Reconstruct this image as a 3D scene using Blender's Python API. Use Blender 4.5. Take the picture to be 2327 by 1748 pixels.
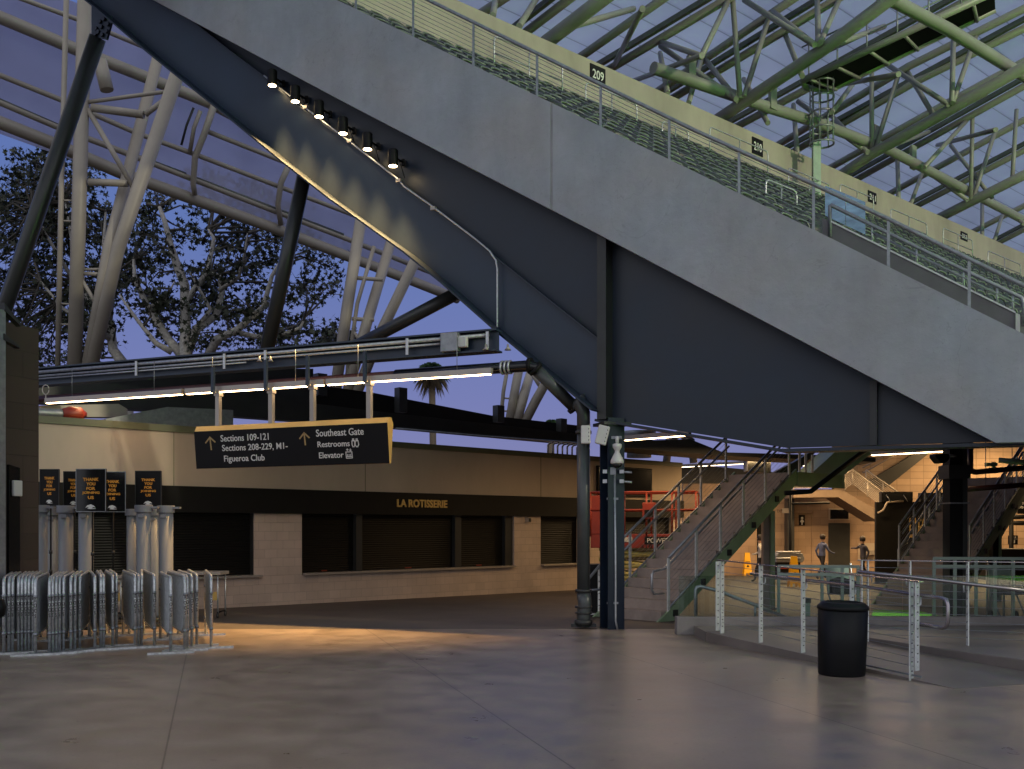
import bpy, bmesh, math, random
from math import radians as R, sin, cos, tan, pi, atan2, sqrt
from mathutils import Vector as V, Matrix
random.seed(7)
S = bpy.context.scene
for o in list(bpy.data.objects): bpy.data.objects.remove(o)
COL = S.collection
# ------------------------------------------------------------------ camera (level, shifted lens)
F, CX, HY, H = 2262.0, 1163.5, 1198.0, 1.7
cam_d = bpy.data.cameras.new('camera'); cam = bpy.data.objects.new('camera', cam_d); COL.objects.link(cam)
cam.location = (0, 0, H); cam.rotation_euler = (pi/2, 0, 0)
cam_d.sensor_width = 36; cam_d.lens = F/2327*36; cam_d.shift_y = (HY-874)/2327
cam_d.clip_start = .1; cam_d.clip_end = 1500
S.camera = cam
S.view_settings.view_transform = 'Standard'; S.view_settings.look = 'None'
S.view_settings.exposure = 0.0; S.view_settings.gamma = 1.0
S.cycles.max_bounces = 7; S.cycles.diffuse_bounces = 3; S.cycles.glossy_bounces = 3
S.cycles.transmission_bounces = 6; S.cycles.transparent_max_bounces = 16
S.cycles.sample_clamp_indirect = 4.0; S.cycles.use_denoising = True
S.cycles.caustics_reflective = False; S.cycles.caustics_refractive = False
# ------------------------------------------------------------------ dusk sky
W = bpy.data.worlds.new('World'); S.world = W; W.use_nodes = True
wn, wl = W.node_tree.nodes, W.node_tree.links
bg = wn['Background']
tc = wn.new('ShaderNodeTexCoord'); sp = wn.new('ShaderNodeSeparateXYZ'); wl.new(tc.outputs['Generated'], sp.inputs[0])
rz = wn.new('ShaderNodeValToRGB'); wl.new(sp.outputs['Z'], rz.inputs[0])
cr = rz.color_ramp
cr.elements[0].position = 0.0; cr.elements[0].color = (.25, .24, .43, 1)
cr.elements[1].position = 1.0; cr.elements[1].color = (.47, .44, .42, 1)
for p, c in ((.12, (.185, .21, .455, 1)), (.28, (.118, .182, .445, 1)), (.47, (.10, .16, .41, 1)), (.68, (.44, .42, .41, 1))):
    e = cr.elements.new(p); e.color = c
# pale cloudy afterglow on the side behind the camera
ry = wn.new('ShaderNodeMapRange'); ry.inputs[1].default_value = .12; ry.inputs[2].default_value = -.45; ry.interpolation_type = 'SMOOTHSTEP'
wl.new(sp.outputs['Y'], ry.inputs[0])
ad = wn.new('ShaderNodeMix'); ad.data_type = 'RGBA'; ad.inputs[7].default_value = (.70, .71, .78, 1)
wl.new(ry.outputs[0], ad.inputs[0]); wl.new(rz.outputs[0], ad.inputs[6]); wl.new(ad.outputs[2], bg.inputs[0])
bg.inputs[1].default_value = 1.0

def lamp(name, kind, loc, target, energy, color, **kw):
    d = bpy.data.lights.new(name, kind); d.energy = energy; d.color = color
    for k, v in kw.items(): setattr(d, k, v)
    o = bpy.data.objects.new(name, d); COL.objects.link(o); o.location = loc
    if target is not None: o.rotation_euler = (V(target)-V(loc)).to_track_quat('-Z', 'Y').to_euler()
    return o
WARM = (1.0, .64, .30)
# floodlights over the pitch (off to the right) and on the upper stand
for (px_, py_) in ((36, -3), (64, -8), (48, -20)):
    lamp('unseen_pitch_lamp', 'SPOT', (px_, py_, 34), (px_, py_, -1), 135000, (1, 1, .86), spot_size=R(74), spot_blend=.5, shadow_soft_size=1.5)
lamp('unseen_pitch_lamp', 'SPOT', (22, 3, 16), (22, 3, -1), 135000, (1, 1, .86), spot_size=R(60), spot_blend=.4, shadow_soft_size=.5)  # added low spot whose bounce greens the stair stringers
lamp('stand_floodlight', 'SPOT', (44, -8, 25), (14, 34, 12), 54000, (1, .92, .66), spot_size=R(62), spot_blend=.6, shadow_soft_size=1.0)

# ------------------------------------------------------------------ pixel rays (photo pixels 2327x1748) to world
CAM = V((0, 0, H))
def ray(x, y): return V(((x-CX)/F, 1, (HY-y)/F))
def at(x, y, d): return CAM+ray(x, y)*d
def hit(x, y, P, N):
    r = ray(x, y); return CAM+r*(N.dot(P-CAM)/N.dot(r))
def azv(a): return V((sin(R(a)), cos(R(a)), 0))
EDGE, SL = 16.6, .013
def fz(Y): return 0 if Y < EDGE else -SL*(Y-EDGE)
def fl(x, y):
    k = (y-HY)/F; Y = H/k
    if Y > EDGE: Y = (H-SL*EDGE)/(k-SL)
    return V(((x-CX)/F*Y, Y, fz(Y)))
class VP:                                             # vertical plane through a point with a compass direction
    def __init__(s, p, az): s.p = V((p[0], p[1], 0)); s.d = azv(az); s.n = azv(az+90); s.az = az
    def h(s, x, y): return hit(x, y, s.p, s.n)
    def sz(s, x, y): q = s.h(x, y); return (q-s.p).dot(s.d), q.z
    def pt(s, a, z, o=0): return s.p+s.d*a+V((0, 0, z))+s.n*o      # o>0 : towards az+90
    def off(s, o): return VP(s.p+s.n*o, s.az)
UP = V((0, 0, 1))
AZR = 46.3
AZS = 48.5
EU = azv(AZS-90)                                      # up the rake / away from the pitch
ES = azv(AZS)

# ------------------------------------------------------------------ mesh builder
class MB:
    def __init__(s): s.v = []; s.f = []; s.sm = []
    def add(s, vs, fs, smooth=False):
        b = len(s.v); s.v += [V(p) for p in vs]
        for f in fs: s.f.append([i+b for i in f]); s.sm.append(smooth)
        return s
    def prism(s, pts, ext):
        n = len(pts); ext = V(ext); pts = [V(p) for p in pts]
        return s.add(pts+[p+ext for p in pts], [list(range(n))[::-1], list(range(n, 2*n))]+[[i, (i+1) % n, n+(i+1) % n, n+i] for i in range(n)])
    def obox(s, o, a, b, c):                          # corner + 3 edge vectors
        o = V(o); a = V(a); b = V(b); c = V(c)
        return s.prism([o, o+a, o+a+b, o+b], c)
    def cbox(s, c, a, b, d):                          # centre + 3 full edge vectors
        a = V(a); b = V(b); d = V(d); return s.obox(V(c)-a/2-b/2-d/2, a, b, d)
    def box(s, x0, x1, y0, y1, z0, z1): return s.obox((x0, y0, z0), (x1-x0, 0, 0), (0, y1-y0, 0), (0, 0, z1-z0))
    def tube(s, pts, r, n=10, r2=None, caps=True):
        pts = [V(p) for p in pts]; m = len(pts); rings = []
        t0 = (pts[1]-pts[0]).normalized()
        ref = UP if abs(t0.z) < .9 else V((1, 0, 0))
        u = t0.cross(ref).normalized()
        for i, p in enumerate(pts):
            if i == 0: t = t0; mit = 1
            elif i == m-1: t = (pts[-1]-pts[-2]).normalized(); mit = 1
            else:
                a = (p-pts[i-1]).normalized(); b = (pts[i+1]-p).normalized(); t = (a+b).normalized(); mit = 1/max(.5, t.dot(a))
            u = (u-t*u.dot(t)).normalized(); w = t.cross(u)
            rr = r if r2 is None else r+(r2-r)*i/(m-1)
            if isinstance(r, (list, tuple)): rr = r[i]
            rings.append([p+(u*cos(2*pi*k/n)+w*sin(2*pi*k/n))*rr*(mit if i not in (0, m-1) else 1) for k in range(n)])
        vs = [q for g in rings for q in g]
        fs = [[i*n+k, i*n+(k+1) % n, (i+1)*n+(k+1) % n, (i+1)*n+k] for i in range(m-1) for k in range(n)]
        b = len(s.v); s.add(vs, fs, True)
        if caps:
            s.f += [[b+k for k in range(n)][::-1], [b+(m-1)*n+k for k in range(n)]]; s.sm += [False, False]
        return s
    def lathe(s, prof, c, n=24, axis=UP, smooth=True, caps=True):
        c = V(c); ax = V(axis).normalized(); ref = V((1, 0, 0)) if abs(ax.x) < .9 else V((0, 1, 0))
        u = ax.cross(ref).normalized(); w = ax.cross(u); m = len(prof)
        vs = [c+ax*h+(u*cos(2*pi*k/n)+w*sin(2*pi*k/n))*r for (r, h) in prof for k in range(n)]
        fs = [[i*n+k, i*n+(k+1) % n, (i+1)*n+(k+1) % n, (i+1)*n+k] for i in range(m-1) for k in range(n)]
        s.add(vs, fs, smooth)
        b = len(s.v)-m*n
        if caps: s.f += [[b+k for k in range(n)][::-1], [b+(m-1)*n+k for k in range(n)]]; s.sm += [False, False] if caps else []
        return s
    def build(s, name, m, parent=None, bevel=0):
        me = bpy.data.meshes.new(name)
        org = V((0, 0, 0)); p = parent
        while p is not None: org += p.location; p = p.parent
        me.from_pydata([q-org for q in s.v], [], s.f); me.polygons.foreach_set('use_smooth', s.sm)
        bm = bmesh.new(); bm.from_mesh(me); bmesh.ops.recalc_face_normals(bm, faces=bm.faces); bm.to_mesh(me); bm.free()
        me.materials.append(m); o = bpy.data.objects.new(name, me); COL.objects.link(o)
        if parent: o.parent = parent
        if bevel:
            b = o.modifiers.new('bevel', 'BEVEL'); b.width = bevel; b.segments = 2; b.limit_method = 'ANGLE'; b.angle_limit = R(40)
        return o
def tag(o, label, cat, group=None, kind=None):
    if label: o['label'] = label
    if cat: o['category'] = cat
    if group: o['group'] = group
    if kind: o['kind'] = kind
    return o
def thing(name, label, cat, loc, group=None):
    o = bpy.data.objects.new(name, None); COL.objects.link(o); o.location = loc; o.empty_display_size = .2
    return tag(o, label, cat, group)
def dup(root, loc, rz=None, label=None):
    r = root.copy(); COL.objects.link(r); r.location = loc
    if rz is not None: r.rotation_euler = (0, 0, rz)
    if label: r['label'] = label
    for ch in list(root.children):
        c = ch.copy(); COL.objects.link(c); c.parent = r
        for g in list(ch.children):
            d = g.copy(); COL.objects.link(d); d.parent = c
    return r
def text(name, txt, o, ux, uz, w, h, m, parent, ext=.006, bold=.008):
    cu = bpy.data.curves.new('t', 'FONT'); cu.body = txt; cu.extrude = .5; cu.resolution_u = 3; cu.offset = bold
    cu.align_x = 'LEFT' if '\n' not in txt else 'CENTER'
    to = bpy.data.objects.new('t', cu); COL.objects.link(to)
    bpy.context.view_layer.update()
    me = bpy.data.meshes.new_from_object(to.evaluated_get(bpy.context.evaluated_depsgraph_get()))
    bpy.data.objects.remove(to)
    xs = [v.co.x for v in me.vertices]; ys = [v.co.y for v in me.vertices]; x0, x1, y0, y1 = min(xs), max(xs), min(ys), max(ys)
    ux = V(ux).normalized(); uz = V(uz).normalized(); nn = ux.cross(uz)
    org = V((0, 0, 0)); p = parent
    while p is not None: org += p.location; p = p.parent
    for v in me.vertices:
        c = v.co; v.co = V(o)-org+ux*((c.x-x0)/(x1-x0)*w)+uz*((c.y-y0)/(y1-y0)*h)+nn*(c.z*ext*2)
    me.materials.clear(); me.materials.append(m)
    ob = bpy.data.objects.new(name, me); COL.objects.link(ob); ob.parent = parent
    return ob

# ------------------------------------------------------------------ materials
def nmat(name):
    m = bpy.data.materials.new(name); m.use_nodes = True
    return m, m.node_tree.nodes, m.node_tree.links, m.node_tree.nodes['Principled BSDF']
def sinp(b, k, v):
    if k in b.inputs: b.inputs[k].default_value = v
def mat(name, c, rough=.5, metal=0, var=.18, scale=3.0, bump=0, bscale=40, spec=None, c2=None, rvar=0, stretch=None, detail=6):
    m, n, l, b = nmat(name)
    g = n.new('ShaderNodeNewGeometry'); vec = g.outputs['Position']
    if stretch:
        mp = n.new('ShaderNodeMapping'); mp.inputs['Scale'].default_value = stretch; l.new(vec, mp.inputs[0]); vec = mp.outputs[0]
    t = n.new('ShaderNodeTexNoise'); t.inputs['Scale'].default_value = scale; t.inputs['Detail'].default_value = detail; t.inputs['Roughness'].default_value = .62
    l.new(vec, t.inputs[0])
    mr = n.new('ShaderNodeMapRange'); mr.inputs[1].default_value = .3; mr.inputs[2].default_value = .7
    l.new(t.outputs['Fac'], mr.inputs[0])
    mx = n.new('ShaderNodeMix'); mx.data_type = 'RGBA'
    cb = c2 or tuple(x*(1+var) for x in c)
    mx.inputs[6].default_value = (*[x*(1-var) for x in c], 1) if c2 is None else (*c, 1); mx.inputs[7].default_value = (*cb, 1)
    l.new(mr.outputs[0], mx.inputs[0]); l.new(mx.outputs[2], b.inputs['Base Color'])
    b.inputs['Roughness'].default_value = rough; b.inputs['Metallic'].default_value = metal
    if spec is not None: sinp(b, 'Specular IOR Level', spec)
    if rvar:
        r2 = n.new('ShaderNodeMapRange'); r2.inputs[3].default_value = rough-rvar; r2.inputs[4].default_value = rough+rvar
        l.new(t.outputs['Fac'], r2.inputs[0]); l.new(r2.outputs[0], b.inputs['Roughness'])
    if bump:
        t2 = n.new('ShaderNodeTexNoise'); t2.inputs['Scale'].default_value = bscale; t2.inputs['Detail'].default_value = 4; l.new(g.outputs['Position'], t2.inputs[0])
        bp = n.new('ShaderNodeBump'); bp.inputs['Strength'].default_value = bump; bp.inputs['Distance'].default_value = .02
        l.new(t2.outputs['Fac'], bp.inputs['Height']); l.new(bp.outputs[0], b.inputs['Normal'])
    return m
def emis(name, c, s):
    m, n, l, b = nmat(name); sinp(b, 'Emission Color', (*c, 1)); sinp(b, 'Emission Strength', s); b.inputs['Base Color'].default_value = (.8, .8, .8, 1)
    return m
def blockmat(name, c, az, bw=.4, bh=.2, mortar=.006, off=.5, dark=.72, var=.12):
    m, n, l, b = nmat(name)
    g = n.new('ShaderNodeNewGeometry'); d = azv(az)
    vm = n.new('ShaderNodeVectorMath'); vm.operation = 'DOT_PRODUCT'; vm.inputs[1].default_value = d; l.new(g.outputs['Position'], vm.inputs[0])
    sx = n.new('ShaderNodeSeparateXYZ'); l.new(g.outputs['Position'], sx.inputs[0])
    cb = n.new('ShaderNodeCombineXYZ'); l.new(vm.outputs['Value'], cb.inputs[0]); l.new(sx.outputs[2], cb.inputs[1])
    br = n.new('ShaderNodeTexBrick'); l.new(cb.outputs[0], br.inputs[0])
    br.offset = off; br.inputs['Scale'].default_value = 1; br.inputs['Brick Width'].default_value = bw; br.inputs['Row Height'].default_value = bh
    br.inputs['Mortar Size'].default_value = mortar; br.inputs['Mortar Smooth'].default_value = .2
    br.inputs['Color1'].default_value = (*[x*(1+var) for x in c], 1); br.inputs['Color2'].default_value = (*[x*(1-var) for x in c], 1); br.inputs['Mortar'].default_value = (*[x*dark for x in c], 1)
    t = n.new('ShaderNodeTexNoise'); t.inputs['Scale'].default_value = 1.3; t.inputs['Detail'].default_value = 7; l.new(g.outputs['Position'], t.inputs[0])
    mr = n.new('ShaderNodeMapRange'); mr.inputs[3].default_value = .72; mr.inputs[4].default_value = 1.25; l.new(t.outputs['Fac'], mr.inputs[0])
    mx = n.new('ShaderNodeMix'); mx.data_type = 'RGBA'; mx.blend_type = 'MULTIPLY'; mx.inputs[0].default_value = 1
    l.new(br.outputs['Color'], mx.inputs[6]); l.new(mr.outputs[0], mx.inputs[7]); l.new(mx.outputs[2], b.inputs['Base Color'])
    b.inputs['Roughness'].default_value = .75
    bp = n.new('ShaderNodeBump'); bp.inputs['Strength'].default_value = .5; bp.inputs['Distance'].default_value = .008; bp.invert = True
    l.new(br.outputs['Fac'], bp.inputs['Height']); l.new(bp.outputs[0], b.inputs['Normal'])
    return m
def floormat():
    m, n, l, b = nmat('polished concrete')
    g = n.new('ShaderNodeNewGeometry')
    def noise(sc, det=6, st=None):
        t = n.new('ShaderNodeTexNoise'); t.inputs['Scale'].default_value = sc; t.inputs['Detail'].default_value = det; t.inputs['Roughness'].default_value = .6
        l.new(g.outputs['Position'], t.inputs[0]); return t
    t1, t2, t3 = noise(.35), noise(2.2), noise(26, 3)
    r1 = n.new('ShaderNodeValToRGB'); l.new(t1.outputs['Fac'], r1.inputs[0])
    r1.color_ramp.elements[0].position = .3; r1.color_ramp.elements[0].color = (.205, .155, .118, 1)
    r1.color_ramp.elements[1].position = .7; r1.color_ramp.elements[1].color = (.365, .28, .215, 1)
    m2 = n.new('ShaderNodeMapRange'); m2.inputs[1].default_value = .3; m2.inputs[2].default_value = .7; m2.inputs[3].default_value = .78; m2.inputs[4].default_value = 1.20; l.new(t2.outputs['Fac'], m2.inputs[0])
    m3 = n.new('ShaderNodeMapRange'); m3.inputs[3].default_value = .86; m3.inputs[4].default_value = 1.14; l.new(t3.outputs['Fac'], m3.inputs[0])
    t4 = noise(9, 2); m5 = n.new('ShaderNodeMapRange'); m5.inputs[1].default_value = .70; m5.inputs[2].default_value = .73; m5.inputs[3].default_value = 1; m5.inputs[4].default_value = .72; l.new(t4.outputs['Fac'], m5.inputs[0])
    m6 = n.new('ShaderNodeMath'); m6.operation = 'MULTIPLY'; l.new(m3.outputs[0], m6.inputs[0]); l.new(m5.outputs[0], m6.inputs[1])
    mm = n.new('ShaderNodeMath'); mm.operation = 'MULTIPLY'; l.new(m2.outputs[0], mm.inputs[0]); l.new(m6.outputs[0], mm.inputs[1])
    # saw-cut joints: lines 2.78 m apart plus one cross cut
    dv = n.new('ShaderNodeVectorMath'); dv.operation = 'DOT_PRODUCT'; dv.inputs[1].default_value = (.958, .287, 0); l.new(g.outputs['Position'], dv.inputs[0])
    sub = n.new('ShaderNodeMath'); sub.operation = 'ADD'; sub.inputs[1].default_value = .35+2.78*40; l.new(dv.outputs['Value'], sub.inputs[0])
    md = n.new('ShaderNodeMath'); md.operation = 'PINGPONG'; md.inputs[1].default_value = 1.39; l.new(sub.outputs[0], md.inputs[0])
    lt = n.new('ShaderNodeMath'); lt.operation = 'GREATER_THAN'; lt.inputs[1].default_value = .007; l.new(md.outputs[0], lt.inputs[0])
    dv2 = n.new('ShaderNodeVectorMath'); dv2.operation = 'DOT_PRODUCT'; dv2.inputs[1].default_value = (-.287, .958, 0); l.new(g.outputs['Position'], dv2.inputs[0])
    s2 = n.new('ShaderNodeMath'); s2.operation = 'ADD'; s2.inputs[1].default_value = 400-5.2; l.new(dv2.outputs['Value'], s2.inputs[0])
    md2 = n.new('ShaderNodeMath'); md2.operation = 'PINGPONG'; md2.inputs[1].default_value = 4.0; l.new(s2.outputs[0], md2.inputs[0])
    lt2 = n.new('ShaderNodeMath'); lt2.operation = 'GREATER_THAN'; lt2.inputs[1].default_value = .0; l.new(md2.outputs[0], lt2.inputs[0])
    jm = n.new('ShaderNodeMath'); jm.operation = 'MULTIPLY'; l.new(lt.outputs[0], jm.inputs[0]); jm.inputs[1].default_value = 1
    jr = n.new('ShaderNodeMapRange'); jr.inputs[3].default_value = .42; jr.inputs[4].default_value = 1; l.new(jm.outputs[0], jr.inputs[0])
    m4 = n.new('ShaderNodeMath'); m4.operation = 'MULTIPLY'; l.new(mm.outputs[0], m4.inputs[0]); l.new(jr.outputs[0], m4.inputs[1])
    mx = n.new('ShaderNodeMix'); mx.data_type = 'RGBA'; mx.blend_type = 'MULTIPLY'; mx.inputs[0].default_value = 1
    l.new(r1.outputs[0], mx.inputs[6]); l.new(m4.outputs[0], mx.inputs[7]); l.new(mx.outputs[2], b.inputs['Base Color'])
    rr = n.new('ShaderNodeMapRange'); rr.inputs[1].default_value = .3; rr.inputs[2].default_value = .7; rr.inputs[3].default_value = .27; rr.inputs[4].default_value = .42; l.new(t2.outputs['Fac'], rr.inputs[0]); l.new(rr.outputs[0], b.inputs['Roughness'])
    sinp(b, 'Specular IOR Level', .5)
    return m
def glassmat(name, tint, rough=.02, mixf=.2, refl=.5):
    m, n, l, b = nmat(name)
    tr = n.new('ShaderNodeBsdfTransparent'); tr.inputs[0].default_value = (*tint, 1)
    gl = n.new('ShaderNodeBsdfGlossy'); gl.inputs['Roughness'].default_value = rough; gl.inputs['Color'].default_value = (.9, .95, .95, 1)
    fr = n.new('ShaderNodeFresnel'); fr.inputs[0].default_value = 1.5
    mx = n.new('ShaderNodeMixShader'); l.new(fr.outputs[0], mx.inputs[0]); l.new(tr.outputs[0], mx.inputs[1]); l.new(gl.outputs[0], mx.inputs[2])
    l.new(mx.outputs[0], n['Material Output'].inputs[0]); n.remove(b)
    return m
def sheetmat(name, c, trans, az, spacing, line=.03, dark=.45, tint=(.8, .85, .95)):
    """translucent roof sheeting with seams: part seen through, part diffusing the sky"""
    m, n, l, b = nmat(name); n.remove(b)
    g = n.new('ShaderNodeNewGeometry')
    dv = n.new('ShaderNodeVectorMath'); dv.operation = 'DOT_PRODUCT'; dv.inputs[1].default_value = azv(az); l.new(g.outputs['Position'], dv.inputs[0])
    pp = n.new('ShaderNodeMath'); pp.operation = 'PINGPONG'; pp.inputs[1].default_value = spacing/2; l.new(dv.outputs['Value'], pp.inputs[0])
    gt = n.new('ShaderNodeMath'); gt.operation = 'GREATER_THAN'; gt.inputs[1].default_value = line; l.new(pp.outputs[0], gt.inputs[0])
    mr = n.new('ShaderNodeMapRange'); mr.inputs[3].default_value = dark; mr.inputs[4].default_value = 1; l.new(gt.outputs[0], mr.inputs[0])
    t = n.new('ShaderNodeTexNoise'); t.inputs['Scale'].default_value = .35; t.inputs['Detail'].default_value = 5; l.new(g.outputs['Position'], t.inputs[0])
    m2 = n.new('ShaderNodeMapRange'); m2.inputs[1].default_value = .3; m2.inputs[2].default_value = .7; m2.inputs[3].default_value = .92; m2.inputs[4].default_value = 1.06; l.new(t.outputs['Fac'], m2.inputs[0])
    mm = n.new('ShaderNodeMath'); mm.operation = 'MULTIPLY'; l.new(mr.outputs[0], mm.inputs[0]); l.new(m2.outputs[0], mm.inputs[1])
    def col(cc):
        x = n.new('ShaderNodeMix'); x.data_type = 'RGBA'; x.blend_type = 'MULTIPLY'; x.inputs[0].default_value = 1; x.inputs[6].default_value = (*cc, 1); l.new(mm.outputs[0], x.inputs[7]); return x.outputs[2]
    tl = n.new('ShaderNodeBsdfTranslucent'); l.new(col(c), tl.inputs[0])
    df = n.new('ShaderNodeBsdfDiffuse'); l.new(col(tuple(x*.35 for x in c)), df.inputs[0])
    a = n.new('ShaderNodeAddShader'); l.new(tl.outputs[0], a.inputs[0]); l.new(df.outputs[0], a.inputs[1])
    tr = n.new('ShaderNodeBsdfTransparent'); l.new(col(tint), tr.inputs[0])
    mx = n.new('ShaderNodeMixShader'); mx.inputs[0].default_value = trans; l.new(a.outputs[0], mx.inputs[1]); l.new(tr.outputs[0], mx.inputs[2])
    l.new(mx.outputs[0], n['Material Output'].inputs[0])
    return m
def leafmat(name, c1, c2):
    m, n, l, b = nmat(name)
    oi = n.new('ShaderNodeNewGeometry'); r = n.new('ShaderNodeMix'); r.data_type = 'RGBA'; r.inputs[6].default_value = (*c1, 1); r.inputs[7].default_value = (*c2, 1)
    l.new(oi.outputs['Random Per Island'], r.inputs[0]); l.new(r.outputs[2], b.inputs['Base Color']); b.inputs['Roughness'].default_value = .6
    return m
M = {}
M['floor'] = floormat()
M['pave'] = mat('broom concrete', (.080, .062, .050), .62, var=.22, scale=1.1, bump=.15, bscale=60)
M['slab'] = mat('ramp concrete', (.20, .17, .15), .42, var=.25, scale=.9, bump=.06, bscale=30, rvar=.1)
M['kerb'] = mat('kerb concrete', (.24, .22, .21), .6, var=.2, scale=2.5, bump=.15)
def castmat():
    m, n, l, b = nmat('cast concrete'); g = n.new('ShaderNodeNewGeometry')
    def noise(sc, det, st=(1, 1, 1), dist=0):
        mp = n.new('ShaderNodeMapping'); mp.inputs['Scale'].default_value = st; l.new(g.outputs['Position'], mp.inputs[0])
        t = n.new('ShaderNodeTexNoise'); t.inputs['Scale'].default_value = sc; t.inputs['Detail'].default_value = det; t.inputs['Roughness'].default_value = .6; t.inputs['Distortion'].default_value = dist; l.new(mp.outputs[0], t.inputs[0]); return t.outputs['Fac']
    def rng(x, a, b_, c, d):
        r = n.new('ShaderNodeMapRange'); r.inputs[1].default_value = a; r.inputs[2].default_value = b_; r.inputs[3].default_value = c; r.inputs[4].default_value = d; l.new(x, r.inputs[0]); return r.outputs[0]
    def mul(x, y):
        q = n.new('ShaderNodeMath'); q.operation = 'MULTIPLY'; l.new(x, q.inputs[0]); l.new(y, q.inputs[1]); return q.outputs[0]
    f = mul(rng(noise(.55, 8), .3, .7, .87, 1.10), rng(noise(3.2, 9, dist=.6), .3, .7, .94, 1.05))
    f = mul(f, rng(noise(1.6, 5, (1, 1, .22)), .3, .72, 1.06, .88))          # drip streaks
    f = mul(f, rng(noise(.9, 7, dist=1.2), .62, .76, 1.0, .80))             # dark stains
    f = mul(f, rng(noise(28, 3), .64, .74, 1.0, .80))                       # pores
    ab = n.new('ShaderNodeMath'); ab.operation = 'SUBTRACT'; ab.inputs[1].default_value = .5; l.new(noise(.42, 5, dist=.8), ab.inputs[0])
    a2 = n.new('ShaderNodeMath'); a2.operation = 'ABSOLUTE'; l.new(ab.outputs[0], a2.inputs[0])
    f = mul(f, rng(a2.outputs[0], .0, .0022, .86, 1.0))                     # hairline cracks
    mx = n.new('ShaderNodeMix'); mx.data_type = 'RGBA'; mx.blend_type = 'MULTIPLY'; mx.inputs[0].default_value = 1; l.new(f, mx.inputs[7])
    tint = n.new('ShaderNodeMix'); tint.data_type = 'RGBA'; tint.inputs[6].default_value = (.39, .415, .465, 1); tint.inputs[7].default_value = (.41, .405, .425, 1); l.new(rng(noise(.5, 3), .4, .62, 0, 1), tint.inputs[0])
    l.new(tint.outputs[2], mx.inputs[6]); l.new(mx.outputs[2], b.inputs['Base Color']); b.inputs['Roughness'].default_value = .72
    bp = n.new('ShaderNodeBump'); bp.inputs['Strength'].default_value = .25; bp.inputs['Distance'].default_value = .02; l.new(noise(7, 6), bp.inputs['Height']); l.new(bp.outputs[0], b.inputs['Normal'])
    return m
M['cast'] = castmat()
M['cast2'] = mat('cast concrete upper', (.20, .19, .195), .7, var=.16, scale=1.2, bump=.12, bscale=7)
M['standwall'] = mat('stand wall concrete', (.37, .33, .285), .75, var=.22, scale=.5, bump=.1, bscale=5, stretch=(1, 1, .4))
M['kerb2'] = mat('brown stair soffit', (.17, .125, .09), .7, var=.15)
M['joint'] = mat('joint filler', (.34, .34, .35), .6)
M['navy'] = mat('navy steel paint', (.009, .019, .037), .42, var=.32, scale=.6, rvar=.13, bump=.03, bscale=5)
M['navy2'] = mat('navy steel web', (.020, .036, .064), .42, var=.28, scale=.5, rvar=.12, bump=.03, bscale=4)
M['dark'] = mat('dark grey steel', (.030, .032, .032), .45, var=.2, scale=2)
M['brace'] = mat('dark brace paint', (.040, .043, .042), .33, var=.12, scale=1.2)
M['cream'] = mat('cream steel paint', (.33, .30, .25), .45, var=.10, scale=.8, bump=.02, bscale=12)
M['cream2'] = mat('cream roof paint', (.27, .275, .245), .42, var=.10, scale=.8)
M['channel'] = mat('gutter channel', (.09, .10, .09), .5)
M['galv'] = mat('galvanised steel', (.52, .54, .56), .36, .55, var=.22, scale=14, rvar=.1)
M['galvp'] = mat('galvanised plate', (.76, .79, .76), .42, .15, var=.14, scale=9, rvar=.1)
M['galvd'] = mat('dull galvanised steel', (.30, .32, .34), .45, .6, var=.2, scale=10)
M['barr'] = mat('barricade zinc', (.58, .61, .62), .36, .7, var=.3, scale=18, rvar=.12)
M['infill'] = mat('barricade bars', (.40, .43, .45), .42, .6, var=.2, scale=20)
M['rail'] = mat('brushed handrail', (.36, .33, .34), .26, .9, var=.1, scale=8)
M['green'] = mat('green-lit stair paint', (.29, .40, .25), .5, var=.15, scale=2.0)  # green light from the pitch tinted into the steel colour
M['mint'] = mat('pale steel paint', (.35, .45, .38), .45, var=.12, scale=4)
M['tread'] = mat('stair concrete', (.42, .345, .30), .7, var=.18, scale=3)
M['plaster'] = mat('parapet plaster', (.52, .435, .34), .8, var=.12, scale=.7, bump=.06, bscale=20, stretch=(1, 1, .35))
M['coping'] = mat('olive coping', (.13, .14, .08), .5, var=.1)
M['black'] = mat('matte black', (.006, .006, .006), .6, var=.2, spec=.25)
M['blackg'] = mat('gloss black', (.008, .009, .010), .18, var=.1, spec=.5)
M['plastic'] = mat('black plastic', (.0035, .004, .0045), .48, var=.2, scale=9, bump=.05, bscale=90, spec=.3)
M['shutter'] = None
M['white'] = mat('white letters', (.75, .75, .72), .5, var=.02)
M['whitep'] = mat('white plastic', (.62, .62, .60), .4, var=.05)
M['gold'] = mat('gold letters', (.62, .42, .13), .4, .2, var=.05)
M['goldface'] = mat('gold sign case', (.62, .40, .12), .42, var=.08)
M['orange'] = mat('orange letters', (.85, .36, .04), .5, var=.04)
M['arrow'] = mat('gold arrow', (.42, .29, .12), .5, var=.04)
M['sign'] = mat('black sign face', (.004, .004, .0045), .5, var=.1, spec=.25)
M['red'] = mat('red lift paint', (.26, .030, .012), .45, var=.15, scale=5)
M['yellow'] = mat('yellow lift paint', (.50, .44, .14), .55, var=.2, scale=5)
M['caution'] = mat('caution yellow', (.85, .45, .01), .45, var=.06)
M['gate'] = mat('grey polymer', (.23, .24, .26), .45, var=.06, scale=4)
M['pipe'] = mat('drain pipe paint', (.060, .068, .070), .32, var=.15, scale=3)
M['redpipe'] = mat('dark red pipe', (.05, .012, .010), .4, var=.2, scale=5)
M['seat'] = mat('seat plastic', (.032, .042, .034), .4, var=.12, scale=2)
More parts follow.
